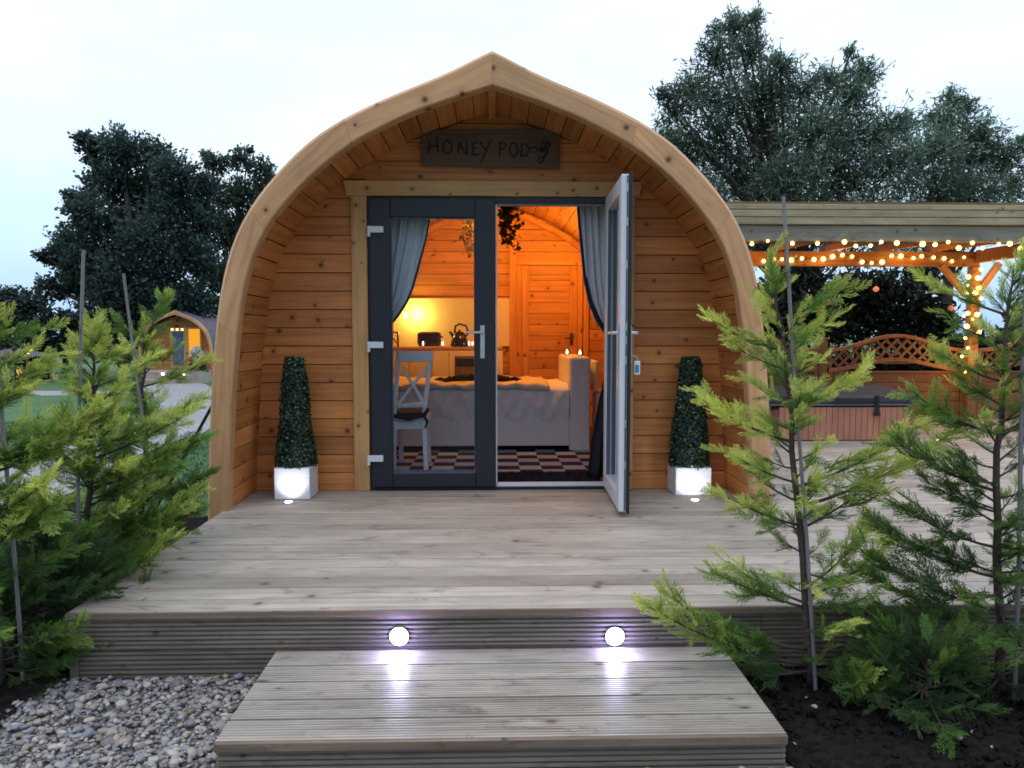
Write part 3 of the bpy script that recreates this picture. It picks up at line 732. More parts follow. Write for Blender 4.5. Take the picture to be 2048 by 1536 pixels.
# right leaf, open about 88 degrees: local u from hinge to lock edge, v inwards(white) - outwards, w up
HX, HY = at(1228, 980, 5.27).x - 0.005, -.05
dirn = Vector((-.03, -1, 0)).normalized(); inn = Vector((-1, .03, 0)).normalized()
LM = Matrix.Translation((HX, HY, 0)) @ Matrix(((dirn.x, inn.x, 0, 0), (dirn.y, inn.y, 0, 0), (0, 0, 1, 0), (0, 0, 0, 1)))
LW = .80; st_ = .10; a_z0, a_z1 = .035, DZ1 - .015
mb = MB()
mb.box(0, st_, .030, .078, a_z0, a_z1, 2); mb.box(LW - st_, LW, .030, .078, a_z0, a_z1, 2); mb.box(st_ + .001, LW - st_ - .001, .031, .077, a_z0, a_z0 + st_, 0); mb.box(st_ + .001, LW - st_ - .001, .031, .077, a_z1 - st_, a_z1, 0)
mb.xf(LM); rdoor = mb.build('right_door', white_upvc, pod, bevel=.007, seg=2); tag(rdoor, label='open door leaf, white inside and anthracite outside')
mb = MB()
mb.box(.0, st_ - .004, .013, .0285, a_z0 - .012, a_z1 + .012, 2); mb.box(LW - st_ + .004, LW + .008, .013, .0285, a_z0 - .012, a_z1 + .012, 2); mb.box(st_ - .003, LW - st_ + .003, .014, .028, a_z0 - .012, a_z0 + st_ - .005, 0); mb.box(st_ - .003, LW - st_ + .003, .014, .028, a_z1 - st_ + .005, a_z1 + .012, 0)
mb.xf(LM); mb.build('outer_cladding', anthracite, rdoor, bevel=.003)
mb = MB(); mb.box(st_ - .005, LW - st_ + .005, .029, .037, a_z0 + st_ - .005, a_z1 - st_ + .005); mb.xf(LM); mb.build('glass', glass, rdoor)
mb = MB()
for u0, u1 in ((st_ + .001, st_ + .012), (LW - st_ - .012, LW - st_ - .001)): mb.box(u0, u1, .045, .068, a_z0 + st_ + .001, a_z1 - st_ - .001)
mb.xf(LM); mb.build('gasket', grey_strip, rdoor)
mb = MB(); mb.box(LW + .0005, LW + .004, .037, .046, a_z0 + .01, a_z1 - .01)
mb.xf(LM); lk = mb.build('lock_strip', grey_strip, rdoor)
mb = MB()
for z in (.3, .55, .93, 1.05, 1.13, 1.5, 1.75, 1.95): mb = MB(); mb.box(LW + .0042, LW + .007, .038, .045, z, z + .05); mb.xf(LM); mb.build('lock_bolt', steel, rdoor)
mb = MB(); mb.box(LW + .0005, LW + .0035, .0285, .0335, a_z0, a_z1); mb.xf(LM); mb.build('rubber_seal', black, rdoor)
hc = LM @ Vector((LW - .05, .079, 1.05)); handle('inner_handle', hc, inn, -dirn, rdoor)
hc2 = LM @ Vector((LW - .05, .012, 1.05)); handle('outer_handle', hc2, -inn, -dirn, rdoor)
mb = MB()
for z in (.25, 1.05, 1.8): mb = MB(); mb.box(-.01, .02, -.02, .0, z, z + .09); mb.tube([(-.005, -.02, z - .01), (-.005, -.02, z + .1)], .01, 8); mb.xf(LM); mb.build('hinge', white_upvc, rdoor, bevel=.003)
# key with blue tag
kq = hc2 + Vector((.02, 0, -.07)); key = thing('key', kq, 'key with blue and white fob hanging in the open door lock', 'key')
mb = MB(); mb.box(kq.x - .02, kq.x + .015, kq.y - .002, kq.y + .002, kq.z - .004, kq.z + .004); mb.tube([kq + Vector((.015, 0, .0)), kq + Vector((.03, 0, -.015)), kq + Vector((.024, 0, -.035))], .002, 6); mb.build('key_blade', steel, key)
mb = MB(); mb.box(kq.x + .008, kq.x + .045, kq.y - .004, kq.y + .004, kq.z - .115, kq.z - .03); fo = mb.build('fob', white_paint, key, bevel=.004, seg=2)
mb = MB(); mb.box(kq.x + .014, kq.x + .036, kq.y - .0065, kq.y - .0045, kq.z - .10, kq.z - .055); mb.build('fob_label', plain('blue_label', (0.03, .28, .62), .4), fo)
# small wreath of leaves behind the door on the wall
# ------------------------------------------------------------------ sign
def zs(zx, zy, D=5.25): return at(780 + zx / 5.12, 160 + zy / 5.12, D)
c0, c1, c2, c3 = zs(310, 505), zs(1745, 500), zs(1735, 905), zs(318, 870)
sg = thing('name_sign', (0, -.04, c3.z), 'dark wooden name board lettered HONEY POD under the cabin gable', 'sign')
mb = MB(); P8 = []
for i in range(8):
    q = (c1 if i & 1 else c0) if i & 4 else (c2 if i & 1 else c3); P8.append((q.x, (-.034 if i & 2 else -.054), q.z))
mb.hexa(P8, 0); mb.build('board', sign_wood, sg, bevel=.003)
mb = MB()
def ell(cx, cy, rx, ry, a0=0, a1=360, n=16): return [(cx + rx * math.cos(R(a0 + (a1 - a0) * i / n)), cy + ry * math.sin(R(a0 + (a1 - a0) * i / n))) for i in range(n + 1)]
strokes = [[(412, 610), (400, 680), (393, 748)], [(478, 598), (486, 670), (492, 742)], [(396, 690), (440, 682), (492, 672)], ell(588, 690, 46, 66, -100, 270),
 [(700, 755), (702, 700), (706, 638)], [(706, 638), (745, 710), (786, 772)], [(786, 772), (788, 700), (786, 636)], [(850, 648), (847, 700), (845, 768)], [(850, 648), (905, 638)], [(848, 702), (893, 697)], [(845, 768), (908, 766)],
 [(925, 640), (950, 690), (980, 712)], [(1032, 618), (1000, 690), (965, 770), (930, 852)],
 [(1122, 645), (1121, 720), (1124, 792)], [(1112, 655), (1160, 640), (1186, 668), (1170, 700), (1122, 716)], ell(1265, 715, 42, 70, -95, 268), [(1345, 655), (1346, 720), (1343, 785)], [(1345, 655), (1398, 664), (1430, 715), (1405, 768), (1343, 785)],
 [(1432, 702), (1462, 694), (1490, 690)], [(1490, 690), (1520, 720), (1555, 712), (1580, 680)], [(1545, 735), (1540, 690), (1560, 640), (1585, 622), (1592, 655), (1570, 710), (1545, 735)],
 [(1560, 730), (1585, 680), (1620, 630), (1640, 640), (1628, 680), (1590, 725), (1560, 735)], [(1590, 690), (1612, 720), (1610, 760), (1580, 790), (1545, 800)], [(1590, 735), (1578, 790), (1560, 838), (1532, 852), (1515, 830), (1525, 800), (1560, 790)], [(1600, 700), (1630, 690), (1645, 660)]]
for s in strokes:
    mb.tube([(zs(a, b).x, -.0555, zs(a, b).z) for a, b in s], .0052, 6)
mb.build('lettering', paint_black, sg)

# ------------------------------------------------------------------ topiary planters
LEAF_T = np.array([[-.5, 0, 0], [0, -.32, .06], [.5, 0, 0], [0, .32, .06]])
def scatter_quads(P, size, normals=None, jitter=1.0, aspect=1.0):
    n = len(P); a = rng.normal(0, 1, (n, 3))
    if normals is not None: a = normals + a * jitter
    a /= np.linalg.norm(a, axis=1, keepdims=True); b = rng.normal(0, 1, (n, 3)); b -= a * (a * b).sum(1, keepdims=True); b /= np.linalg.norm(b, axis=1, keepdims=True); c = np.cross(a, b)
    T = LEAF_T; s = (size * rng.uniform(.7, 1.3, n))[:, None, None] if np.isscalar(size) else size[:, None, None]
    V = P[:, None] + s * (b[:, None] * T[None, :, 0:1] + c[:, None] * T[None, :, 1:2] * aspect + a[:, None] * T[None, :, 2:3])
    return V.reshape(-1, 3), np.arange(n * 4).reshape(-1, 4)
def planter(px0, px1, base_y, label, tlabel):
    D = CAMP.z / -(ray(590, base_y).z / ray(590, base_y).y); D = D
    p0, p1 = at(px0, base_y, D), at(px1, base_y, D); w = p1.x - p0.x; y0 = p0.y; cx, cy_ = (p0.x + p1.x) / 2, y0 + w / 2
    ph = at(px0, 936, D).z
    t = thing('planter', (cx, cy_, 0), label, 'planter', 'white cube planters either side of the doors')
    m = MB(); m.box(p0.x, p1.x, y0, y0 + w, .002, ph); pt = m.build('pot', planter_m, t, bevel=.004, seg=2)
    m = MB()
    for z in (ph * .33, ph * .66): m.box(p0.x - .0006, p1.x + .0006, y0 - .0006, y0 + w + .0006, z, z + .0015)
    m.build('groove', plain('groove', (0.5, .5, .55), .6), pt)
    tp = thing('topiary', (cx, cy_, ph), tlabel, 'topiary', 'clipped box topiary cones in the planters')
    H = at(590, 718, D + .1).z - ph; r0 = w * .56; r1 = w * .25
    m = MB(); m.lathe([(r0 * .86, 0.003), (r0 * .9, H * .1), (r1 + (r0 - r1) * .5 - .012, H * .55), (r1 * .8, H * .96), (r1 * .5, H * .985)], (cx, cy_, ph), 20); m.build('core', plain('topiary_core', (0.012, .022, .014), .9), tp)
    n = 15000; u = rng.uniform(0, 1, n) ** .9; th = rng.uniform(0, 2 * PI, n)
    rr = (r0 + (r1 - r0) * u) * (1 - 0.25 * np.clip((u - .93) / .07, 0, 1) * rng.uniform(0, 1, n)) + rng.normal(0, .006, n) - .004
    rr *= 1 + .05 * np.sin(th * 4 + u * 9)
    top = rng.uniform(0, 1, n) < .06; rr = np.where(top, rng.uniform(0, 1, n) ** .5 * r1, rr); u = np.where(top, 1.0, u)
    # slightly square footprint
    P = np.stack([cx + rr * np.cos(th), cy_ + rr * np.sin(th), ph + .0 + u * H + rng.normal(0, .005, n)], 1)
    nn = np.stack([np.cos(th), np.sin(th), np.full(n, .35)], 1)
    V, Fq = scatter_quads(P, .019, nn, .9, 1.15)
    c = np.array([0.028, .062, .034]) * rng.uniform(.45, 1.7, (n, 1)) ; c = np.repeat(c, 4, 0)
    np_mesh('leaves', V, Fq, leaf_top, tp, c)
    return p0, p1, y0, w, ph
PL = planter(549, 620, 1000, 'white cube planter left of the doors, lit from the deck', 'tapered dark green topiary in the left white planter')
PR = planter(1351, 1422, 996, 'white cube planter right of the doors, lit from the deck', 'tapered dark green topiary in the right white planter, behind the conifer')

def deck_light(px, py, label, target=None, E=.9, r=.026):
    q = on(px, py, 0.0)
    t = thing('deck_light', (q.x, q.y, 0), label, 'deck light', 'round lights recessed in the deck surface')
    m = MB(); m.lathe([(r + .009, 0.0005), (r + .009, .003), (r, .004)], (q.x, q.y, 0), 20); m.build('bezel', steel, t, smooth=False)
    m = MB(); m.lathe([(r * .96, .0041), (r * .9, .0065), (r * .4, .008)], (q.x, q.y, 0), 20); m.build('lens', led, t)
    if target:
        l = light('deck_lamp', 'SPOT', (q.x, q.y - .02, .02), E, (.86, .9, 1.0), spot_size=R(110), spot_blend=.9, shadow_soft_size=.02)
        l.rotation_euler = (Vector((q.x, q.y - .02, .02)) - Vector(target)).to_track_quat('Z', 'Y').to_euler()
deck_light(577, 1005, 'glowing deck light in front of the left planter', ((PL[0].x + PL[1].x) / 2, PL[2], .14), 2.6)
deck_light(1390, 1001, 'glowing deck light in front of the right planter', ((PR[0].x + PR[1].x) / 2, PR[2], .14), 2.6)
deck_light(1873, 881, 'small deck light near the hot tub', (on(1873, 881, 0).x, 10, .3), .3, .02)
for px, lab in ((799, 'left round white light in the deck front above the step'), (1229, 'right round white light in the deck front above the step')):
    q = at(px, 1271, 2.97); t = thing('fascia_light', (q.x, DF - .004, q.z), lab, 'deck light', 'round lights in the front fascia')
    m = MB(); m.lathe([(.0385, -.004), (.0385, .004), (.0375, .007)], (0, 0, 0), 24); m.xf(Matrix.Translation((q.x, DF - .004, q.z)) @ Matrix.Rotation(PI / 2, 4, 'X')); m.build('bezel', steel, t)
    m = MB(); m.lathe([(.0372, .0071), (.034, .010), (.012, .012)], (0, 0, 0), 24); m.xf(Matrix.Translation((q.x, DF - .004, q.z)) @ Matrix.Rotation(PI / 2, 4, 'X')); m.build('lens', led_big, t)
    l = light('fascia_lamp', 'SPOT', (q.x, DF - .035, q.z), 3.6, (.58, .62, 1.0), spot_size=R(110), spot_blend=1.0, shadow_soft_size=.03)
    l.rotation_euler = Vector((0, .90, .42)).to_track_quat('Z', 'Y').to_euler()
    light('fascia_halo', 'POINT', (q.x, DF - .048, q.z), 1.6, (.38, .34, 1.0), shadow_soft_size=.02)

exec_parts = True
# ------------------------------------------------------------------ interior furniture
def curtain(name, edges, D, label, amp=.018, folds=7, lining=None):
    """edges: list of (py, px_left, px_right)"""
    m = MB(); zt = [at(1000, e_[0], D).z for e_ in edges]; L = [at(e_[1], e_[0], D).x for e_ in edges]; Rr = [at(e_[2], e_[0], D).x for e_ in edges]
    def f(u, v):
        z = zt[0] + (zt[-1] - zt[0]) * v
        x0 = np.interp(-z, [-a for a in zt], L); x1 = np.interp(-z, [-a for a in zt], Rr); wd = x1 - x0
        return (x0 + wd * u, D - 5.3 + amp * math.sin(u * folds * 2 * PI + v * 2.2) * (0.5 + .5 * math.sin(v * 3 + 1)) + amp * .5 * math.sin(u * folds * 4.3 + v * 7), z)
    m.grid(f, 60, 40); o = m.build(name, curtain_grey, None, smooth=True, solid=.003); tag(o, label, 'curtain', None)
    if lining:
        m = MB()
        def g(u, v):
            z = zt[0] + (zt[-1] - zt[0]) * v; x0 = np.interp(-z, [-a for a in zt], L); x1 = np.interp(-z, [-a for a in zt], Rr)
            wdt = (.012 + .04 * v ** 1.5) * lining
            xe = x0 if lining > 0 else x1
            return (xe + wdt * u - .001 * lining, D - 5.3 - amp * 1.1 - .004 + .01 * u, z)
        m.grid(g, 4, 30); m.build('lining', curtain_black, o, smooth=True, solid=.003)
    return o
cl = curtain('curtain', [(398, 742, 868), (435, 742, 861), (480, 742, 853), (530, 742, 840), (575, 742, 828), (605, 742, 816), (630, 742, 800), (650, 742, 784), (668, 742, 768)], 5.42, 'grey curtain swept left behind the glass of the closed door', lining=-.45)
crr = curtain('curtain', [(398, 1153, 1256), (440, 1156, 1256), (500, 1161, 1256), (560, 1167, 1256), (605, 1176, 1256), (640, 1190, 1256), (668, 1208, 1256), (690, 1228, 1256)], 5.45, 'pale grey curtain with black lining beside the open door', lining=1)
m = MB(); D = 5.47
ee = [(690, 1228, 1258), (730, 1214, 1258), (800, 1198, 1258), (880, 1184, 1256), (955, 1174, 1256)]
def f(u, v):
    py = 690 + 265 * v; return (lambda p: (p.x, p.y + .02 * math.sin(u * 20), p.z))(at(np.interp(py, [q[0] for q in ee], [q[1] for q in ee]) * (1 - u) + u * 1257, py, D))
m.grid(f, 24, 20); m.build('tail', curtain_black, crr, smooth=True, solid=.003)

# bed
B0, B1 = 6.87, 8.05
y0, y1 = B0 - 5.3, B1 - 5.3
ex0, ex1 = at(1139, 800, B0).x, at(1181, 800, B0).x; ez = at(1150, 714, B0).z
bed = thing('bed', (-.2, (y0 + y1) / 2, .02), 'white bed with tall end panel, seen through the open door', 'bed')
m = MB(); m.box(ex0, ex1, y0, y1, at(1150, 903, B0).z, ez - .0); m.build('end_panel', white_paint, bed, bevel=.025, seg=4)
bxl = -1.25; m = MB(); m.box(bxl - .06, bxl, y0, y1, .03, .62); m.build('end_panel', white_paint, bed, bevel=.02, seg=3)
rz0, rz1 = at(1050, 892, B0).z, at(1050, 838, B0).z
m = MB(); m.box(bxl + .001, ex0 - .001, y0 + .01, y0 + .04, rz0, rz1 + .01); m.build('side_rail', white_paint, bed, bevel=.005); m = MB(); m.box(bxl + .001, ex0 - .001, y1 - .04, y1 - .01, rz0, rz1 + .01); m.build('side_rail', white_paint, bed, bevel=.005)
mt = at(1050, 778, B0).z
m = MB()
def bf(u, v):      # mattress + duvet draped over the front
    x = bxl + .005 + (ex0 - bxl - .01) * u
    s = v * 3.0
    wr = .011 * math.sin(x * 21 + s * 4.5) + .007 * math.sin(x * 43 - s * 6 + 1) + .004 * math.sin(x * 77 + s * 9)
    if s < 1: return (x, y0 + .008 + wr * .9 - .02 * math.sin(s * PI) , rz1 + (mt - rz1) * s + (.006 * math.sin(x * 23) if s < .05 else 0))
    t = (s - 1) / 2; ca_ = min(1, t * 10); return (x, y0 + .015 + (y1 - y0 - .03) * t, mt + .03 * math.sin(ca_ * PI / 2) + .006 * math.sin(x * 9 + t * 6) + .004 * math.sin(x * 24 + t * 15))
m.grid(bf, 110, 60); m.build('duvet', linen, bed, smooth=True)
m = MB(); m.box(bxl + .01, ex0 - .01, y0 + .05, y1 - .045, rz0 + .02, mt - .02); m.build('mattress', linen, bed)
thr = MB(); t0, t1 = at(700, 800, B0).x, at(1097, 800, B0 + .1).x
def tf(u, v):
    x = t0 + (t1 - t0) * u; s = v
    y = y0 - .012 + (y1 - y0 - .05) * max(0, (s - .08)) / .92
    z = mt + .046 + .006 * math.sin(x * 9 + s * 6) + .007 * math.sin(x * 33 + s * 9) + .006 * math.sin(x * 13 - s * 31) - (.05 * (1 - s / .08) if s < .08 else 0)
    return (x, y, z)
thr.grid(tf, 80, 40); tag(thr.build('throw_blanket', throw_m, smooth=True, solid=.008), 'cream throw spread over the white bed', 'blanket')
# ruffled black scarf on the bed
q0, q1 = at(893, 765, 7.15), at(1022, 765, 7.15)
m = MB(); m.tube([(q0.x + (q1.x - q0.x) * i / 10, 1.86, mt + .062 + .028 * math.sin(PI * i / 10)) for i in range(11)], [.012 + .02 * math.sin(PI * i / 10) for i in range(11)], 8)
for k in range(46):
    a = rng.uniform(0, 1); x = q0.x + (q1.x - q0.x) * a; yv = 1.86 + rng.normal(0, .012); z = mt + .065 + .03 * math.sin(a * PI)
    dx = rng.normal(-.05 if a < .5 else .05, .05)
    m.tube([(x, yv, z), (x + dx * .5, yv + rng.normal(0, .02), z + .012), (x + dx, yv + rng.normal(0, .03), z - .004 + rng.normal(0, .008))], [.016, .02, .003], 6)
tag(m.build('scarf', plain('black_fur', (0.012, .012, .016), .95), smooth=True), 'black feathery scarf lying on the bed', 'scarf')
def tealight(px, py, D, base_z, label, grp, r=.017):
    q = at(px, py, D); t = thing('tea_light', (q.x, q.y, base_z), label, 'candle', grp)
    m = MB(); m.lathe([(r, .001), (r, .016), (r * .9, .016)], (q.x, q.y, base_z), 14); m.build('cup', steel, t)
    m = MB(); m.lathe([(.002, .017), (r * .62, .028), (r * .5, .042), (.002, .062)], (q.x, q.y, base_z), 10); m.build('flame', flame_m, t)
tealight(1134, 707, B0 + .45, ez, 'left tea light burning on the tall bed end', 'tea lights on the bed end')
tealight(1160, 711, B0 + .12, ez, 'right tea light burning on the tall bed end', 'tea lights on the bed end')

# rug, mat
m = MB(); rx0, rx1 = -1.2, 1.15; m.box(rx0, rx1, .52, 1.75, .0205, .028)
tck = NT('chequered_rug'); cch = tck.n('ShaderNodeTexCoord').outputs['Object']; ck = tck.n('ShaderNodeTexChecker'); tck.l(cch, ck.inputs['Vector']); tck.put(ck, Scale=5.6); ck.inputs[1].default_value = (0.42, .56, .74, 1); ck.inputs[2].default_value = (.012, .012, .014, 1)
tck.bsdf(Base_Color=ck.outputs[0], Roughness=.9)
tag(m.build('rug', tck.m, origin=(0.04, 1.0, 0.01)), 'black and white chequered rug in front of the bed', 'rug')
n = 9000; P = np.stack([rng.uniform(.02, .80, n), rng.uniform(.12, .50, n), np.full(n, .022)], 1)
tip = P + np.stack([rng.normal(0, .012, n), rng.normal(-.006, .012, n), rng.uniform(.012, .03, n)], 1); wv = rng.normal(0, .003, (n, 3)); V = np.stack([P - wv, P + wv, tip], 1)
c = np.array([.03, .028, .032]) * rng.uniform(.4, 2.6, (n, 1)); matb = thing('door_mat', (.41, .31, .02), 'shaggy charcoal mat just inside the open door', 'mat')
np_mesh('pile', V.reshape(-1, 3), np.arange(n * 3).reshape(-1, 3), leaf_dark, matb, np.repeat(c, 3, 0))
m = MB(); m.box(.02, .80, .12, .50, .0205, .025); m.build('backing', black, matb)

# cross back chair, seen from behind
ch = thing('dining_chair', (at(818, 942, 6.0).x, .7, .02), 'white cross back chair with black seat pad behind the glass door', 'chair')
cp = lambda px, py, D=5.95: at(px, py, D)
def leg(a, b, w0=.032, d=.03): mm = MB(); mm.beam(a, b, w0, d, up=(0, 1, 0)); return mm
bl_top, bl_bot = cp(798, 700), cp(788, 835); br_top, br_bot = cp(862, 702), cp(848, 835)
for a, b in ((bl_top, bl_bot), (br_top, br_bot)): m = MB(); m.beam(a, b, .034, .03, (0, 1, 0)); m.build('back_post', white_paint, ch, bevel=.004)
mm = MB(); mm.beam(cp(796, 713, 5.94), cp(866, 713, 5.94), .028, .085, (0, 0, 1)); mm.build('top_rail', white_paint, ch, bevel=.006, seg=2)
mm = MB(); mm.beam(cp(794, 812, 5.945), cp(850, 808, 5.945), .026, .035); mm.build('lower_rail', white_paint, ch, bevel=.004)
mm = MB(); mm.beam(cp(803, 733, 5.95), cp(848, 806, 5.95), .024, .016, (0, 1, 0)); mm.beam(cp(855, 733, 5.965), cp(798, 806, 5.965), .024, .016, (0, 1, 0)); mm.build('cross_brace', white_paint, ch, bevel=.002)
sz = cp(820, 838).z
mm = MB(); mm.box(bl_bot.x - .02, br_bot.x + .02, .65, 1.04, sz - .02, sz + .012); mm.build('seat', white_paint, ch, bevel=.008, seg=2)
mm = MB(); mm.box(bl_bot.x - .0, br_bot.x + .0, .655, .675, sz - .085, sz - .022); mm.build('apron', white_paint, ch, bevel=.003); mm = MB(); mm.box(bl_bot.x, br_bot.x, 1.0, 1.02, sz - .085, sz - .022); mm.build('apron', white_paint, ch, bevel=.003)
for x_, y_ in ((bl_bot.x, .655), (br_bot.x, .655), (bl_bot.x + .01, 1.0), (br_bot.x - .01, 1.0)):
    mm = MB(); mm.beam((x_, y_, sz - .021), (x_ + (.02 if x_ > bl_bot.x + .1 else .0), y_ - (.07 if y_ < .8 else -.02), .03), .034, .034, (0, 1, 0)); mm.build('leg', white_paint, ch, bevel=.003)
mm = MB(); mm.box(bl_bot.x - .01, br_bot.x + .01, .66, 1.03, sz + .013, sz + .05); pad = mm.build('seat_pad', curtain_black, ch, bevel=.015, seg=3)
mm = MB(); mm.tube([(bl_bot.x - .01, .64, sz + .03), (0.5 * (bl_bot.x + br_bot.x), .625, sz + .005), (br_bot.x + .01, .63, sz + .04), (br_bot.x + .035, .61, sz + .09)], [.016, .02, .018, .008], 6); mm.tube([(br_bot.x + .0, .62, sz + .04), (br_bot.x + .03, .6, sz - .02), (br_bot.x + .012, .6, sz - .07)], [.012, .012, .006], 6); mm.build('tie', curtain_black, pad)
# second chair partly hidden by the curtain
c2_ = thing('wooden_chair', (at(1195, 760, 6.6).x + .1, 1.35, .02), 'pale chair half hidden behind the right curtain and bed end', 'chair')
m = MB(); q = at(1188, 780, 7.1); m.box(q.x, q.x + .045, q.y, q.y + .4, q.z - .02, q.z + .28); m.build('side_panel', white_paint, c2_, bevel=.02, seg=3)
m = MB(); m.box(q.x + .046, q.x + .45, q.y + .02, q.y + .38, q.z - .05, q.z - .01); m.build('seat', white_paint, c2_, bevel=.01)
for dx, dy in ((.05, .03), (.42, .03), (.05, .35), (.42, .35)): m = MB(); m.beam((q.x + dx, q.y + dy, q.z - .051), (q.x + dx, q.y + dy, .021), .035, .035); m.build('leg', white_paint, c2_)

# kitchen
KD = 8.25; ky = KD - 5.3
kx0, kx1 = at(745, 700, KD).x, at(1006, 700, KD).x; kz = at(900, 694, KD).z
kit = thing('kitchen_unit', ((kx0 + kx1) / 2, ky + .2, .02), 'small kitchen worktop with cream doors along the back wall', 'kitchen unit')
m = MB(); m.box(kx0, kx1, ky, YB - .036, kz - .03, kz, 0); m.build('worktop', pine_trim, kit, bevel=.004)
m = MB(); m.box(kx0, kx1, ky + .03, YB - .04, .1, kz - .031); m.build('carcass', cream_panel, kit)
ox0 = at(898, 700, KD).x
for a, b in ((kx0 + .005, kx0 + .40), (kx0 + .405, ox0 - .19)): m = MB(); m.box(a, b, ky + .01, ky + .029, .12, kz - .04); m.build('cupboard_door', cream_panel, kit, bevel=.003)
m = MB(); m.box(ox0 - .185, ox0 - .005, ky - .002, ky + .029, .1, kz - .04); m.build('end_post', cream_panel, kit, bevel=.003)
m = MB(); m.box(ox0, kx1 - .004, ky + .004, ky + .029, .12, kz - .04); ov = m.build('glazed_cupboard', cream_panel, kit, bevel=.004)
m = MB(); m.box(ox0 + .06, kx1 - .07, ky - .001, ky + .0035, at(930, 760, KD).z, at(930, 712, KD).z); m.build('pane', plain('cupboard_glass', (0.18, .13, .08), .15), ov)
m = MB(); m.box(ox0 + .075, kx1 - .10, ky - .006, ky - .0015, at(930, 733, KD).z, at(930, 717, KD).z); m.build('slot', black, ov)
# cream splash panel
sp0 = at(745, 600, BD).x; sp1 = at(1019, 600, BD).x; spz = at(900, 597, BD).z
m = MB(); m.box(sp0, sp1, YB - .034, YB - .004, kz + .001, spz); m.build('splashback', cream_panel, kit)
# toaster
q = at(858, 688, KD + .12); ts = thing('toaster', (q.x, q.y, kz), 'dark metal two slot toaster on the worktop', 'toaster')
m = MB(); m.box(q.x - .13, q.x + .13, q.y - .02, q.y + .14, kz + .006, kz + .165); bd = m.build('body', plain('dark_chrome', (.10, .07, .05), .2, metallic=.8), ts, bevel=.03, seg=4)
m = MB(); m.box(q.x - .09, q.x + .09, q.y + .02, q.y + .045, kz + .1655, kz + .168); m.box(q.x - .09, q.x + .09, q.y + .075, q.y + .1, kz + .1655, kz + .168); m.build('slot', black, bd)
m = MB(); m.box(q.x + .131, q.x + .15, q.y + .04, q.y + .08, kz + .1, kz + .12); m.build('lever', black, ts)
# kettle
q = at(919, 688, KD + .15); kt = thing('kettle', (q.x, q.y, kz), 'black kettle with arched handle and spout on the worktop', 'kettle')
m = MB(); m.lathe([(.095, .002), (.1, .015), (.085, .09), (.062, .15), (.045, .165), (.012, .172), (.012, .19), (.004, .193)], (q.x, q.y, kz), 22); m.build('body', plain('black_enamel', (.012, .011, .01), .2), kt, smooth=True)
m = MB(); m.tube([(q.x - .055, q.y, kz + .15), (q.x - .045, q.y, kz + .23), (q.x, q.y, kz + .255), (q.x + .075, q.y, kz + .235), (q.x + .095, q.y, kz + .17), (q.x + .08, q.y, kz + .12)], .012, 8); m.build('handle', black, kt, smooth=True)
m = MB(); m.tube([(q.x - .06, q.y, kz + .10), (q.x - .10, q.y, kz + .16), (q.x - .115, q.y, kz + .165)], [.022, .014, .012], 8); m.build('spout', black, kt, smooth=True)
# tap
q = at(796, 690, KD + .15); m = MB(); m.tube([(q.x, q.y, kz), (q.x, q.y, kz + .17)], .014, 10); m.tube([(q.x, q.y, kz + .15), (q.x - .06, q.y, kz + .17), (q.x - .12, q.y - .03, kz + .1)], .01, 8); m.tube([(q.x - .02, q.y, kz + .04), (q.x - .08, q.y, kz + .15)], .008, 8); tag(m.build('tap', plain('brass', (.35, .22, .1), .25, metallic=.9), smooth=True), 'metal kitchen tap at the left end of the worktop', 'tap')
for k, px in enumerate((846, 885, 938, 945)):
    tealight(px, 684, KD + (.03 if k != 3 else .06), kz, ['tea light burning in front of the toaster', 'tea light burning between toaster and kettle', 'tea light burning right of the kettle', 'tea light burning right of the kettle, rearmost of the pair'][k], 'tea lights on the kitchen worktop', .012)
# hanging ivy
def ivy(name, cx, cy_, ztop, zbot, w, label, col, n=260):
    t = thing(name, (cx, cy_, zbot), label, 'hanging plant')
    m = MB(); m.lathe([(.03, -.0), (.06, .04), (.065, .09)], (cx, cy_, ztop), 14); m.build('basket', plain('basket', (.12, .07, .03), .9), t)
    P = []; m = MB()
    for k in range(9):
        x, yv = cx + rng.normal(0, w * .35), cy_ + rng.normal(0, .05); ln = (ztop - zbot) * rng.uniform(.4, 1)
        pts = [(x + .02 * math.sin(j * 1.3 + k), yv + .015 * math.cos(j + k), ztop + .06 - (ln + .06) * j / 8) for j in range(9)]; m.tube(pts, .0025, 5)
        for j in range(int(n / 9)): s = rng.uniform(0, 8); i0 = min(7, int(s)); a = s - i0; P.append([pts[i0][c_] * (1 - a) + pts[i0 + 1][c_] * a + rng.normal(0, .022) for c_ in range(3)])
    m.build('stem', bark, t); P = np.array(P); V, Fq = scatter_quads(P, .042, None, 1, 1.7)
    c = np.array(col) * rng.uniform(.5, 1.5, (len(P), 1)); np_mesh('leaves', V, Fq, ivy_m, t, np.repeat(c, 4, 0))
q = at(1018, 412, 6.6); q2 = at(1018, 520, 6.6); ivy('hanging_plant', q.x, q.y, q.z + .05, q2.z, .16, 'trailing ivy hanging from the ceiling inside the open doorway', (.10, .10, .035), 330)
q = at(941, 435, 7.3); q2 = at(941, 522, 7.3); ivy('hanging_plant', q.x, q.y, q.z + .06, q2.z, .07, 'smaller trailing plant lit golden behind the glass door', (.30, .26, .08), 200)
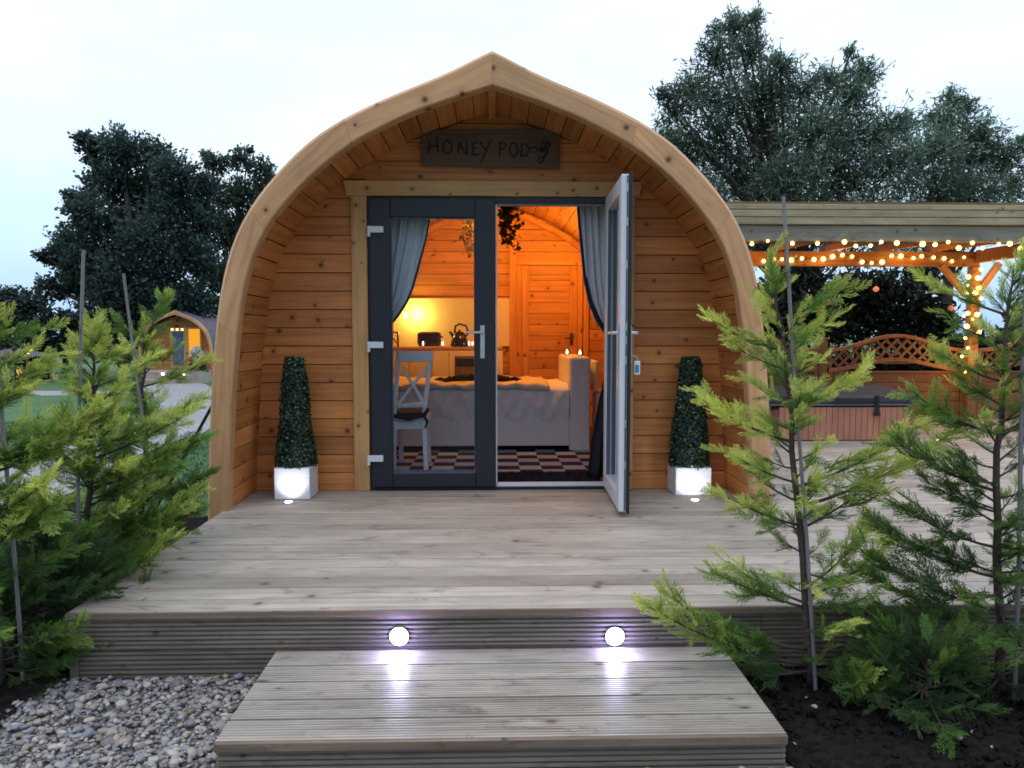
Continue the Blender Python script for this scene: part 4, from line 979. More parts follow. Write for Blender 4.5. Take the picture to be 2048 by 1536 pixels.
# interior lamps
wall_l = at(832, 628, BD - .16)
light('lamp_glow', 'POINT', wall_l, 9.0, (1.0, .62, .10), shadow_soft_size=.05)
lp = thing('wall_lamp', wall_l, 'small warm lamp on the wall behind the curtain', 'lamp')
m = MB(); m.lathe([(.022, -.05), (.03, -.01), (.012, .03)], wall_l + Vector((-.12, .0, 0)), 12); m.build('shade', emissive('lamp_shade', (1, .62, .2), 5), lp)
m = MB(); m.tube([wall_l + Vector((-.12, 0, .03)), wall_l + Vector((-.12, .10, .06))], .006, 6); m.build('bracket', black, lp)
sp_l = light('interior_fill', 'SPOT', (.1, 1.62, 2.38), 85, (1.0, .36, .04), shadow_soft_size=.1, spot_size=R(172), spot_blend=.3); sp_l.rotation_euler = Vector((0, -.93, .30)).to_track_quat('Z', 'Y').to_euler()  # unseen warm spot added to light the rear of the cabin
light('interior_fill', 'POINT', (.75, 2.75, 1.95), 12, (1.0, .37, .045), shadow_soft_size=.12)  # extra unseen warm fill, added without a fitting
cl_ = thing('added_ceiling_light', (.1, 1.75, 2.5), 'added unseen ceiling fitting for the warm interior fill', 'lamp')  # fitting added out of view to go with the fill spot
m = MB(); m.lathe([(.05, .0), (.07, .03), (.02, .05)], (.1, 1.75, 2.5), 16); m.build('shade', emissive('added_ceil_shade', (1, .5, .16), 4), cl_)
# ------------------------------------------------------------------ pergola, hot tub, fence
FD = 7.5; RD = 9.45                # front beam / rear beam distances
py_f, py_r = FD - 5.3, RD - 5.3
PX1 = at(1942, 700, RD).x
PX0 = 2.3
perg = thing('pergola', ((PX0 + PX1) / 2, (py_f + py_r) / 2, 0), 'timber pergola with braced post and fairy lights over the hot tub', 'pergola')
za, zb_, zc = at(1750, 410, FD).z, at(1750, 450, FD).z, at(1750, 483, FD).z
m = MB(); zm = (za + zb_) / 2
m.box(PX0, PX1 + .6, py_f - .03, py_f - .001, zb_ + .001, zb_ + (za - zb_) * .36, 0); m.box(PX0, PX1 + .6, py_f - .036, py_f - .001, zb_ + (za - zb_) * .38, zb_ + (za - zb_) * .72, 0); m.box(PX0, PX1 + .6, py_f - .04, py_f - .001, zb_ + (za - zb_) * .74, za, 0)
m.build('fascia', perg_wood, perg, bevel=.005)
m = MB(); m.box(PX0, PX1 + .5, py_f + .0, py_f + .07, zc, zb_ - .004, 0); m.build('front_beam', wood('pergola_beam', (0.30, .28, .21), (.19, .175, .13), tone=(.9, 1.05), knots=.3, stain=.3), perg, bevel=.006)
rz1, rz0 = at(1700, 503, RD).z, at(1700, 533, RD).z
m = MB(); m.box(PX0, PX1 + .05, py_r - .035, py_r + .035, rz0, rz1, 0); m.build('rear_beam', fence_wood, perg, bevel=.005)
m = MB(); m.beam((PX1 + .09, py_f + .07, zc + .05), (PX1 + .02, py_r - .036, (rz0 + rz1) / 2 + .03), .07, .16); m.build('side_beam', fence_wood, perg, bevel=.005)
for k in range(9):
    x = at(1555 + 105 * k, 500, RD).x - .72
    if x > PX1 + .1: break
    m = MB(); m.beam((x, py_f + .072, zc + .09), (x, py_r + .12, rz1 + .045), .05, .085); m.build('rafter', fence_wood, perg, bevel=.003)
m = MB()
yy = py_f - .03; k = 0
while yy < py_r + .15:
    f_ = (yy - py_f) / (py_r - py_f); zt = za + .004 + (rz1 + .12 - za) * max(0, f_); m.box(PX0 - .1, PX1 + .6, yy, yy + .142, zt, zt + .02, 0); yy += .146
m.build('roof_boards', fence_wood, perg)
pw = .115
post_me = None
for x_, y_, zt in ((PX1, py_r, rz0 - .001), (PX1 + .09, py_f + .035, zc - .001), (PX0 + .1, py_r, rz0 - .001), (PX0 + .1, py_f + .035, zc - .001)):
    m = MB(); m.box(x_ - pw / 2, x_ + pw / 2, y_ - pw / 2, y_ + pw / 2, .001, zt, 2); m.build('post', fence_wood, perg, bevel=.006)
for a, b in (((1884, 533), (1934, 592)), ((1998, 527), (1951, 592))):
    A, B = at(*a, RD - .03), at(*b, RD - .03)
    m = MB(); m.beam(A, B, .07, .075, (0, 1, 0)); m.build('brace', wood('brace_wood', (.5, .30, .12), (.36, .19, .07)), perg, bevel=.004)

ZS = 2.743
runs = [('front', FD + .0, -.03, [(175, 350), (262, 335), (397, 348), (535, 348), (683, 340), (745, 362), (826, 360), (885, 340), (970, 346), (1112, 352), (1180, 355), (1252, 341), (1310, 373), (1385, 345), (1440, 375), (1530, 352), (1590, 350), (1650, 375)], 'fairy lights strung under the front beam of the pergola'),
 ('rear', RD - .06, 0, [(240, 445), (295, 436), (340, 435), (392, 440), (450, 430), (516, 436), (567, 433), (618, 420), (672, 412), (725, 420), (780, 450), (833, 455), (890, 450), (942, 416), (992, 418), (1062, 428), (1107, 418), (1172, 425), (1230, 430), (1273, 446), (1340, 424), (1432, 428), (1470, 392), (1495, 392), (1535, 392), (1588, 407), (1640, 372), (1660, 385)], 'fairy lights looped along the rear beam of the pergola'),
 ('post', RD - .08, 0, [(1432, 490), (1362, 532), (1416, 537), (1360, 578), (1420, 592), (1400, 620), (1350, 625), (1433, 651), (1411, 738), (1360, 731), (1338, 746), (1387, 764), (1354, 803), (1421, 835), (1346, 868), (1360, 921), (1328, 968), (1345, 1052)], 'fairy lights wound around the corner post of the pergola')]
for nm, D, dy, pts, lab in runs:
    W_ = [at(1440 + a / ZS, 360 + b / ZS, D) for a, b in pts]
    t = thing('string_lights', W_[len(W_) // 2], lab, 'fairy lights', 'fairy lights on the pergola')
    m = MB(); m.tube([w + Vector((0, .012, .006)) for w in W_], .0028, 5); m.build('cable', black, t)
    for w in W_:
        m = MB(); m.sphere(w, random.uniform(.017, .032) * (1 if D > 8 else .85), 10, 6); m.build('bulb', bulb_m, t, smooth=True)
for x_, y_, z_, E_ in ((3.2, py_r - .35, rz0 - .0, 3), (4.2, py_r - .35, rz0 + .02, 3), (5.2, py_r - .35, rz0 + .02, 3.5), (PX1 - .12, py_r - .25, 1.55, 2.2), (PX1 - .14, py_r - .28, .85, 3.5), (PX1 + .12, py_r - .3, 1.9, 2)):
    light('fairy_glow', 'POINT', (x_, y_, z_), E_ * 2.3, (1.0, .40, .07), shadow_soft_size=.12)

# small ornaments hanging behind
for k, (px, py, lab) in enumerate(((1752, 578, 'small glowing orange lantern hanging under the middle of the rear beam'), (1657, 605, 'dim pink lantern hanging left of the middle one'), (1549, 603, 'dim pink lantern hanging beside the cabin arch'), (1902, 616, 'dim pink lantern hanging just left of the lit post'))):
    q = at(px, py, RD + .05); t = thing('lantern', q, lab, 'lantern', 'small lanterns hanging under the rear beam')
    m = MB(); m.lathe([(.012, -.035), (.034, -.015), (.036, .008), (.018, .028), (.008, .034)], q, 12); m.build('shade', plain('lantern_paper_%d' % k, (.55, .22, .12), .7, emit=(1, .3, .12), estr=(.55 if k == 0 else .12)), t, smooth=True)
    m = MB(); m.tube([q + Vector((0, 0, .034)), (q.x, q.y - .02, rz0)], .0015, 4); m.build('cord', black, t)

# hot tub
HD = 7.68; hy0 = HD - 5.3; hx1 = at(1833, 850, HD).x; hx0 = hx1 - 1.55; hy1 = hy0 + 1.5
tubz = at(1750, 812, HD).z; lidz = tubz + .165
tub = thing('hot_tub', ((hx0 + hx1) / 2, (hy0 + hy1) / 2, 0), 'hot tub with reddish cabinet and dark folding cover under the pergola', 'hot tub')
m = MB(); m.box(hx0, hx1, hy0, hy1, .004, tubz, 2); cab = m.build('cabinet', plain('cabinet_core', (.22, .085, .055), .6), tub, bevel=.09, seg=5)
m = MB(); nbd = 22
for k in range(nbd):
    a = hx0 + .09 + (hx1 - hx0 - .18) * k / nbd; m.box(a + .002, a + (hx1 - hx0 - .18) / nbd - .002, hy0 - .008, hy0 + .002, .01, tubz - .012, 2)
m.build('cladding', wood('tub_cladding', (.56, .25, .16), (.48, .20, .125), tone=(.92, 1.05), knots=0.0), cab, bevel=.002)
m = MB(); m.box(hx0 - .02, hx1 + .02, hy0 - .02, hy1 + .02, tubz + .001, tubz + .03); m.build('rim', plain('tub_rim', (.12, .13, .16), .4), tub, bevel=.012, seg=2)
covm = plain('vinyl_cover', (.045, .05, .065), .42, var=.2, scale=8, bump=.15)
hm = (hy0 + hy1) / 2
m = MB()
for a, b, s1, s2 in ((hy0 - .03, hm - .004, 0, 1), (hm + .004, hy1 + .03, 1, 0)):
    m.hexa([((hx1 + .03 if i & 1 else hx0 - .03), (b if i & 2 else a), (lidz - .05 + (.05 if (s2 if i & 2 else s1) else 0)) if i & 4 else tubz + .031) for i in range(8)], 0)
cv = m.build('cover', covm, tub, bevel=.02, seg=3)
q = at(1751, 800, HD)
m = MB(); m.box(q.x - .02, q.x + .02, hy0 - .045, hy0 - .033, tubz - .10, lidz - .05); m.box(q.x - .03, q.x + .03, hy0 - .055, hy0 - .03, tubz - .10, tubz - .055); m.build('strap', black, cv, bevel=.003)
m = MB(); m.tube([(q.x - .45, hy0 - .045, tubz + .085), (q.x - .4, hy0 - .075, tubz + .09), (q.x - .1, hy0 - .075, tubz + .09), (q.x - .05, hy0 - .045, tubz + .085)], .018, 8); m.build('handle', covm, cv, smooth=True)

# lattice fence
FND = 9.62; fy = FND - 5.3
def fpt(px, py): p = at(px, py, FND); return p.x, p.z
def fence_panel(px0, px1, rise, label):
    x0, zend = fpt(px0, 697); x1, _ = fpt(px1, 697); ztopc = fpt(1785, 668)[1]; zb0 = fpt(1785, 736)[1]; zbc = fpt(1785, 723)[1]
    full = fpt(1928, 700)[0] - fpt(1655, 700)[0]; cx = (x0 + x1) / 2 if rise is None else rise; hf = full / 2
    bell = lambda x: .5 + .5 * math.cos(PI * max(-1, min(1, (x - cx) / hf)))
    top = lambda x: zend + (ztopc - zend) * bell(x); bot = lambda x: zb0 - .02 + (zbc - zb0 + .05) * bell(x)
    t = thing('lattice_fence', ((x0 + x1) / 2, fy, 0), label, 'fence', 'lattice topped fences behind the hot tub')
    m = MB(); N_ = 16
    for i in range(N_):
        a, b = x0 + (x1 - x0) * i / N_, x0 + (x1 - x0) * (i + 1) / N_
        m.hexa([((b if q & 1 else a), fy + (.03 if q & 2 else -.03), top(b if q & 1 else a) + (.0 if q & 4 else -.045)) for q in range(8)], 0)
        m.hexa([((b if q & 1 else a), fy + (.028 if q & 2 else -.028), bot(b if q & 1 else a) + (.02 if q & 4 else -.03)) for q in range(8)], 0)
    m.box(x0, x0 + .04, fy - .027, fy + .027, .01, top(x0) - .047, 2); m.box(x1 - .04, x1, fy - .027, fy + .027, .01, top(x1) - .047, 2)
    m.build('frame', wood('fence_frame_' + str(int(px0)), (.42, .20, .075), (.30, .13, .045)), t, bevel=.004)
    m = MB(); sp_ = .098
    for sgn in (1, -1):
        c0_ = -4.0
        while c0_ < 12:
            xs = np.linspace(x0 + .04, x1 - .04, 240); zz_ = sgn * xs + (c0_ if sgn > 0 else c0_ + 0) - (x0 if sgn > 0 else -x0) 
            ok = [(x, z) for x, z in zip(xs, zz_) if bot(x) + .02 < z < top(x) - .046]
            if len(ok) > 3: m.beam((ok[0][0], fy - .006 * sgn, ok[0][1]), (ok[-1][0], fy - .006 * sgn, ok[-1][1]), .010, .032, (0, 0, 1))
            c0_ += sp_ * 1.41
    m.build('lattice', fence_wood, t)
    m = MB(); z = .01
    while z < bot(cx) - .04:
        zt_ = z + .115
        xs = np.linspace(x0 + .041, x1 - .041, 12)
        for a, b in zip(xs[:-1], xs[1:]):
            za_, zb2 = min(zt_, bot(a) - .031), min(zt_, bot(b) - .031)
            if za_ > z + .005 and zb2 > z + .005: pass
        xm = [x for x in np.linspace(x0 + .041, x1 - .041, 60) if min(zt_, bot(x) - .031) > z + .01]
        if len(xm) > 2:
            for a, b in ((xm[0], xm[-1]),): m.box(a, b, fy - .012 - (.006 if int(z / .12) % 2 else 0), fy + .01, z, min(zt_, max(z + .012, min(bot(a), bot(b), 9) - .02) if zt_ > bot(a) else zt_), 0)
        z += .12
    m.box(x0 + .041, x1 - .041, fy + .0105, fy + .02, .01, zb0 - .04, 0)
    m.build('boards', fence_wood, t, bevel=.003)
fence_panel(1500, 1634, fpt(1500, 700)[0], 'left fence panel half hidden behind the cabin arch')
fence_panel(1657, 1928, None, 'arched lattice fence panel directly behind the hot tub')
fence_panel(1958, 2230, None, 'lattice fence panel right of the lit pergola post')
for px, lab in ((1645, 'square fence post with cap left of the arched panel'), (2242, 'square fence post at the right end of the fence')):
    x, z = fpt(px, 680); t = thing('fence_post', (x, fy, 0), lab, 'fence post')
    m = MB(); m.box(x - .05, x + .05, fy - .05, fy + .05, .001, z, 2); m.build('shaft', fence_wood, t, bevel=.005)
    m = MB(); m.box(x - .068, x + .068, fy - .068, fy + .068, z + .001, z + .03); m.build('cap', fence_wood, t, bevel=.01)

# ------------------------------------------------------------------ young conifers
def spray_template(seed):
    r_ = np.random.default_rng(seed); segs = []    # (p0,p1,w0,w1,tip)
    def finger(p, ang, L, w, lvl, tip):
        n = 3 if lvl < 2 else 2; q = p; a = ang; bend = r_.normal(0, .12) + (.12 if ang < 0 else -.12)
        for i in range(n):
            a2 = a + bend * i / n; nx = q + np.array([math.cos(a2), math.sin(a2), r_.normal(0, .22)]) * L / n
            w0 = w * (1 - .75 * i / n); w1 = w * (1 - .75 * (i + 1) / n)
            segs.append((q, nx, w0, w1, min(1, tip + .25 * i))); 
            if lvl < 2:
                k = 3 if lvl == 0 else 2
                for j in range(k):
                    t_ = (i + (j + .3) / k) / n
                    if lvl == 0 and t_ < .06: continue
                    pp = q + (nx - q) * ((j + .3) / k); s = 1 if (j + i) % 2 == 0 else -1
                    for s2 in ((s, -s) if r_.random() < .75 else (s,)):
                        ll = (L * (.50 * (1 - t_) ** .8 + .10)) * r_.uniform(.7, 1.15) if lvl == 0 else L * (.42 * (1 - t_) + .12) * r_.uniform(.7, 1.2)
                        finger(pp, a2 + s2 * r_.uniform(.38, .66), ll, w * (.8 if lvl == 0 else .8), lvl + 1, min(1, tip + .3 * t_ + .12))
            q = nx
    finger(np.zeros(3), 0, 1.0, .0165, 0, 0.0)
    V = []; T = []
    for p0, p1, w0, w1, tip in segs:
        d = p1 - p0; nrm = np.array([-d[1], d[0], 0]); nrm /= (np.linalg.norm(nrm) + 1e-9); nrm = nrm + np.array([0, 0, r_.normal(0, .9)]); nrm /= np.linalg.norm(nrm)
        V += [p0 - nrm * w0, p0 + nrm * w0, p1 + nrm * w1, p1 - nrm * w1]; T += [tip, tip, min(1, tip + .15), min(1, tip + .15)]
    return np.array(V), np.array(T)
TEMPL = [spray_template(100 + i) for i in range(7)]
def fr(d, up):
    d = d / np.linalg.norm(d); z = up - d * up.dot(d); z /= np.linalg.norm(z) + 1e-9; y = np.cross(z, d); return np.stack([d, y, z], 1)
def conifer(label, trunk, tips, nrand, prof, D, stake=None, gold=.6, seed=1, lowdark=.5, stakelabel='', dens=1.0, zpow=1.0):
    r_ = np.random.default_rng(seed); tr = [np.array(p) for p in trunk]; base = tr[0]; H = tr[-1][2] - base[2]
    t = thing('conifer', tuple(base), label, 'conifer', 'young golden conifers staked beside the deck')
    m = MB(); pts = []
    NT_ = 14
    for i in range(NT_ + 1):
        s = i / NT_ * (len(tr) - 1); k = min(len(tr) - 2, int(s)); a = s - k; p = tr[k] * (1 - a) + tr[k + 1] * a; pts.append(p + np.array([r_.normal(0, .006), r_.normal(0, .006), 0]))
    m.tube([tuple(p) for p in pts], [.017 * (1 - .85 * i / NT_) + .0015 for i in range(NT_ + 1)], 8); trunk_o = None
    def tp(z):
        for a, b in zip(pts[:-1], pts[1:]):
            if a[2] <= z <= b[2]: u = (z - a[2]) / (b[2] - a[2] + 1e-9); return a * (1 - u) + b * u
        return pts[-1] if z > pts[-1][2] else pts[0]
    br = []
    for e_ in tips:      # explicit branches: (px,py, depth offset)
        e_ = tuple(e_) + (0,) * (3 - len(e_)); q = np.array(at(e_[0], e_[1], D + e_[2])); r = math.hypot(q[0] - tp(q[2])[0], q[1] - tp(q[2])[1]); zb = q[2] - r * .45
        br.append((tp(max(base[2] + .08, zb)), q))
    for k in range(nrand):
        z = base[2] + .06 + (H - .06) * ((k + r_.random()) / nrand) ** zpow; f = (z - base[2]) / H; Lb = np.interp(f, [p[0] for p in prof], [p[1] for p in prof]) * r_.uniform(.55, 1.1); az = r_.uniform(0, 2 * PI); el = r_.uniform(.15, .6) + .5 * f ** 2
        if f < .3: el -= .25
        a = tp(z); br.append((a, a + Lb * np.array([math.cos(az) * math.cos(el), math.sin(az) * math.cos(el), math.sin(el)])))
    br.append((pts[-3], pts[-1] + np.array([0, 0, .06])))
    VV = []; CC = []; 
    mbw = MB()
    for a, b in br:
        Lb = np.linalg.norm(b - a); mid = (a + b) / 2 - np.array([0, 0, .10 * Lb]) + r_.normal(0, .02 * Lb, 3)
        P = [(1 - s) ** 2 * a + 2 * s * (1 - s) * mid + s * s * b for s in np.linspace(0, 1, 7)]
        m.tube([tuple(p) for p in P], [.006 * (1 - .85 * i / 6) * (0.5 + Lb) + .0008 for i in range(7)], 5)
        ns = max(4, int(Lb / .0175 * dens)); bright = (r_.uniform(.55, 1.05) if r_.random() < .5 else r_.uniform(0.0, .4))
        upn = np.array([0, 0, 1.0]) + r_.normal(0, .35, 3)
        for k in range(ns):
            s = .16 + .84 * ((k + r_.random() * .7) / ns) ** .85 if k < ns - 1 else .97
            i0 = min(5, int(s * 6)); u = s * 6 - i0; p = P[i0] * (1 - u) + P[i0 + 1] * u; tan = P[i0 + 1] - P[i0]; tan /= np.linalg.norm(tan)
            sd = np.cross(upn, tan); sd /= np.linalg.norm(sd) + 1e-9; sg_ = (1 if k % 2 else -1) * (r_.uniform(.2, .8) if k < ns - 1 else 0)
            d = tan + sd * sg_ + r_.normal(0, .30, 3) + np.array([0, 0, .08]); d /= np.linalg.norm(d)
            L = (.055 + .085 * r_.random()) * (1.15 - .4 * s) * min(1.3, .55 + Lb * 1.6)
            if k == ns - 1: L = .10
            M = fr(d, upn + r_.normal(0, .8, 3)); tv, tt = TEMPL[r_.integers(len(TEMPL))]
            VV.append(p + (tv * L) @ M.T)
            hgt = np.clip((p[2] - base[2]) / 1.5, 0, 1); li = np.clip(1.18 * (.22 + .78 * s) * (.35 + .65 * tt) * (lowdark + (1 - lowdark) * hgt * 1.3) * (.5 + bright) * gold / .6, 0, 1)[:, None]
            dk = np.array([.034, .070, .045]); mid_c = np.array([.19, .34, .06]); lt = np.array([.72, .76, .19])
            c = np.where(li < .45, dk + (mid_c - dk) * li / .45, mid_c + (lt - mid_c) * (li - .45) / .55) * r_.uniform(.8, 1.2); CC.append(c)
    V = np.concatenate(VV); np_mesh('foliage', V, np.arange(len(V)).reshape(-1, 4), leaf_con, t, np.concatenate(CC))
    m.build('trunk', bark, t, smooth=True)
    return t
def stake(top, bot, r, label):
    m = MB(); a, b = Vector(bot), Vector(top); m.tube([a, a.lerp(b, .33) + Vector((.004, 0, 0)), a.lerp(b, .66) - Vector((.003, 0, 0)), b], [r * 1.05, r, r * .97, r * .95], 10)
    for f in (.2, .42, .63, .85): p = a.lerp(b, f); m.tube([p - (b - a).normalized() * .006, p + (b - a).normalized() * .006], [r * 1.12, r * 1.12], 10)
    tag(m.build('garden_stake', stake_wood, smooth=False, origin=tuple(bot)), label, 'stake')
def gp(px, py, D): p = at(px, py, D); return tuple(p)
# right, near
D1 = 2.80
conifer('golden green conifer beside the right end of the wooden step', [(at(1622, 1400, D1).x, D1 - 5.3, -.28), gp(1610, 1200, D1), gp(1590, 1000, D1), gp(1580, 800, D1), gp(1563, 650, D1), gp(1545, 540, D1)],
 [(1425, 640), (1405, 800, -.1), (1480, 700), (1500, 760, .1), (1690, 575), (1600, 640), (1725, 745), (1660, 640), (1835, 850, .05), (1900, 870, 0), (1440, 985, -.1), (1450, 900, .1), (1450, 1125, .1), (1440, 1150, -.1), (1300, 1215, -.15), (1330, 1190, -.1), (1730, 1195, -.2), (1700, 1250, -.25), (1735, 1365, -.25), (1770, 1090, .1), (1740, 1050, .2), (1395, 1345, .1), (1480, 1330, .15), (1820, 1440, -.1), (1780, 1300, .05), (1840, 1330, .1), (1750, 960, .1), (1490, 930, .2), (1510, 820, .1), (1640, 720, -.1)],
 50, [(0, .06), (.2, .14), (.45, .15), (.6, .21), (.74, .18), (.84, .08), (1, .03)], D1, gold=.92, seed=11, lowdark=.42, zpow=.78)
stake(gp(1567, 393, D1 - .03), (at(1632, 1412, D1 - .03).x, D1 - 5.33, -.30), .0072, 'tall grey cane stake beside the near right conifer')
D2 = 2.72
conifer('dense green conifer at the right edge of the photo', [(at(2000, 1400, D2).x, D2 - 5.3, -.28), gp(1995, 1150, D2), gp(2000, 900, D2), gp(2010, 700, D2), gp(2020, 560, D2)],
 [(1853, 565, .1), (1870, 700), (1830, 790), (1790, 880, -.1), (1800, 1010), (1760, 1050, -.1), (1720, 1100), (1745, 1150, .1), (1850, 960, .1), (1870, 1090), (1760, 1220, .1), (1820, 1290, .1), (1800, 1350, .1), (1860, 1440), (1920, 1480), (1730, 1310, .1), (1900, 640, .1), (2048, 620, .1), (2100, 800), (2120, 1000), (1950, 1400, -.1)],
 62, [(0, .18), (.15, .28), (.5, .22), (.8, .11), (1, .05)], D2, gold=.52, seed=12, lowdark=.30, dens=1.15)
stake(gp(2052, 560, D2 - .05), (at(2010, 1400, D2).x, D2 - 5.35, -.30), .0078, 'grey cane stake at the right edge of the photo')
conifer('low dark green conifer spreading over the soil at the lower right', [(at(1860, 1400, 2.62).x, -2.68, -.27), gp(1855, 1370, 2.62), gp(1850, 1300, 2.6)],
 [(1690, 1330, .05), (1760, 1410, -.1), (1720, 1290, .1), (1830, 1445, -.2), (1900, 1480, -.25), (1960, 1420, -.1), (1980, 1340), (1700, 1380, 0), (1780, 1270, .1), (1920, 1270, .05)],
 26, [(0, .30), (.4, .28), (1, .12)], 2.6, gold=.36, seed=17, lowdark=.45, dens=1.1)
# left row
D3 = 2.9
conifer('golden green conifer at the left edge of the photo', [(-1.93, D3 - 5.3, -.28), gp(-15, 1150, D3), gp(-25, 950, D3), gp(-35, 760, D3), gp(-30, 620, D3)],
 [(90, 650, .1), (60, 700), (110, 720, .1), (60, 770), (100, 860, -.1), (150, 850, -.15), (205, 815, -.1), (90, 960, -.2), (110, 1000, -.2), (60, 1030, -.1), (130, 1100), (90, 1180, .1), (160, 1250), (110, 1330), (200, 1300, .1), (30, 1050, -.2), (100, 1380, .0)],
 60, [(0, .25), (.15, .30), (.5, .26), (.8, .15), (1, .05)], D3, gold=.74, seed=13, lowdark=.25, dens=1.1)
stake(gp(-12, 600, D3), (at(48, 1385, D3).x, D3 - 5.3, -.30), .0078, 'brown stake leaning at the far left of the bed')
D4 = 3.45
conifer('bright green conifer on the left beside the deck corner', [(-1.97, D4 - 5.3, -.28), gp(170, 1050, D4), gp(180, 900, D4), gp(185, 780, D4), gp(190, 680, D4)],
 [(300, 720, .2), (165, 690), (130, 740), (250, 700), (115, 830), (330, 830, .1), (110, 930), (60, 880), (370, 830, .2), (350, 900), (300, 980), (400, 980, .1), (90, 1040), (200, 650, .1), (240, 770, -.1), (230, 850, -.1), (170, 950, -.1), (250, 930, -.1), (340, 1080, -.1), (380, 1010), (300, 1170, -.1), (120, 1180, -.1)],
 75, [(0, .33), (.2, .36), (.5, .27), (.8, .14), (1, .05)], D4, gold=.74, seed=14, lowdark=.22, dens=1.25)
stake(gp(167, 500, D4 - .1), (at(143, 1180, D4 - .1).x, D4 - 5.4, -.30), .0080, 'tallest grey cane stake among the left conifers')
D5 = 4.05
conifer('feathery conifer nearest the cabin arch on the left', [(-2.02, D5 - 5.3, -.28), gp(290, 1000, D5), gp(290, 880, D5), gp(288, 760, D5), gp(290, 680, D5)],
 [(330, 590, .1), (235, 640), (415, 720, .1), (400, 800), (400, 880, -.1), (190, 690), (350, 700, -.1), (230, 760), (415, 950), (380, 820), (390, 1020, -.1), (330, 1050), (200, 900), (250, 690, .1)],
 70, [(0, .33), (.2, .33), (.45, .25), (.7, .10), (1, .04)], D5, gold=.62, seed=15, lowdark=.25, dens=1.25)
stake(gp(247, 547, D5 - .1), (at(330, 1080, D5 - .1).x, D5 - 5.4, -.30), .0080, 'shorter grey cane stake leaning left near the cabin arch')
D6 = 3.1
conifer('low dark conifer in the shade left of the deck front corner', [(-2.08, D6 - 5.3, -.28), gp(80, 1200, D6), gp(85, 1080, D6)],
 [(250, 1150), (270, 1230), (150, 1350), (60, 1340), (200, 1080)], 60, [(0, .36), (.4, .34), (1, .12)], D6, gold=.3, seed=16, lowdark=.3, dens=1.2)
# black pole against the cabin side
m = MB(); pA = at(368, 914, 5.0); pB = at(436, 790, 5.0); dd = (pB - pA).normalized(); bt = pA - dd * ((pA.z + .28) / dd.z); m.tube([bt, pB + dd * .02], .011, 8)
tag(m.build('pole', black, origin=tuple(bt)), 'black pole leaning on the left side of the cabin', 'pole')

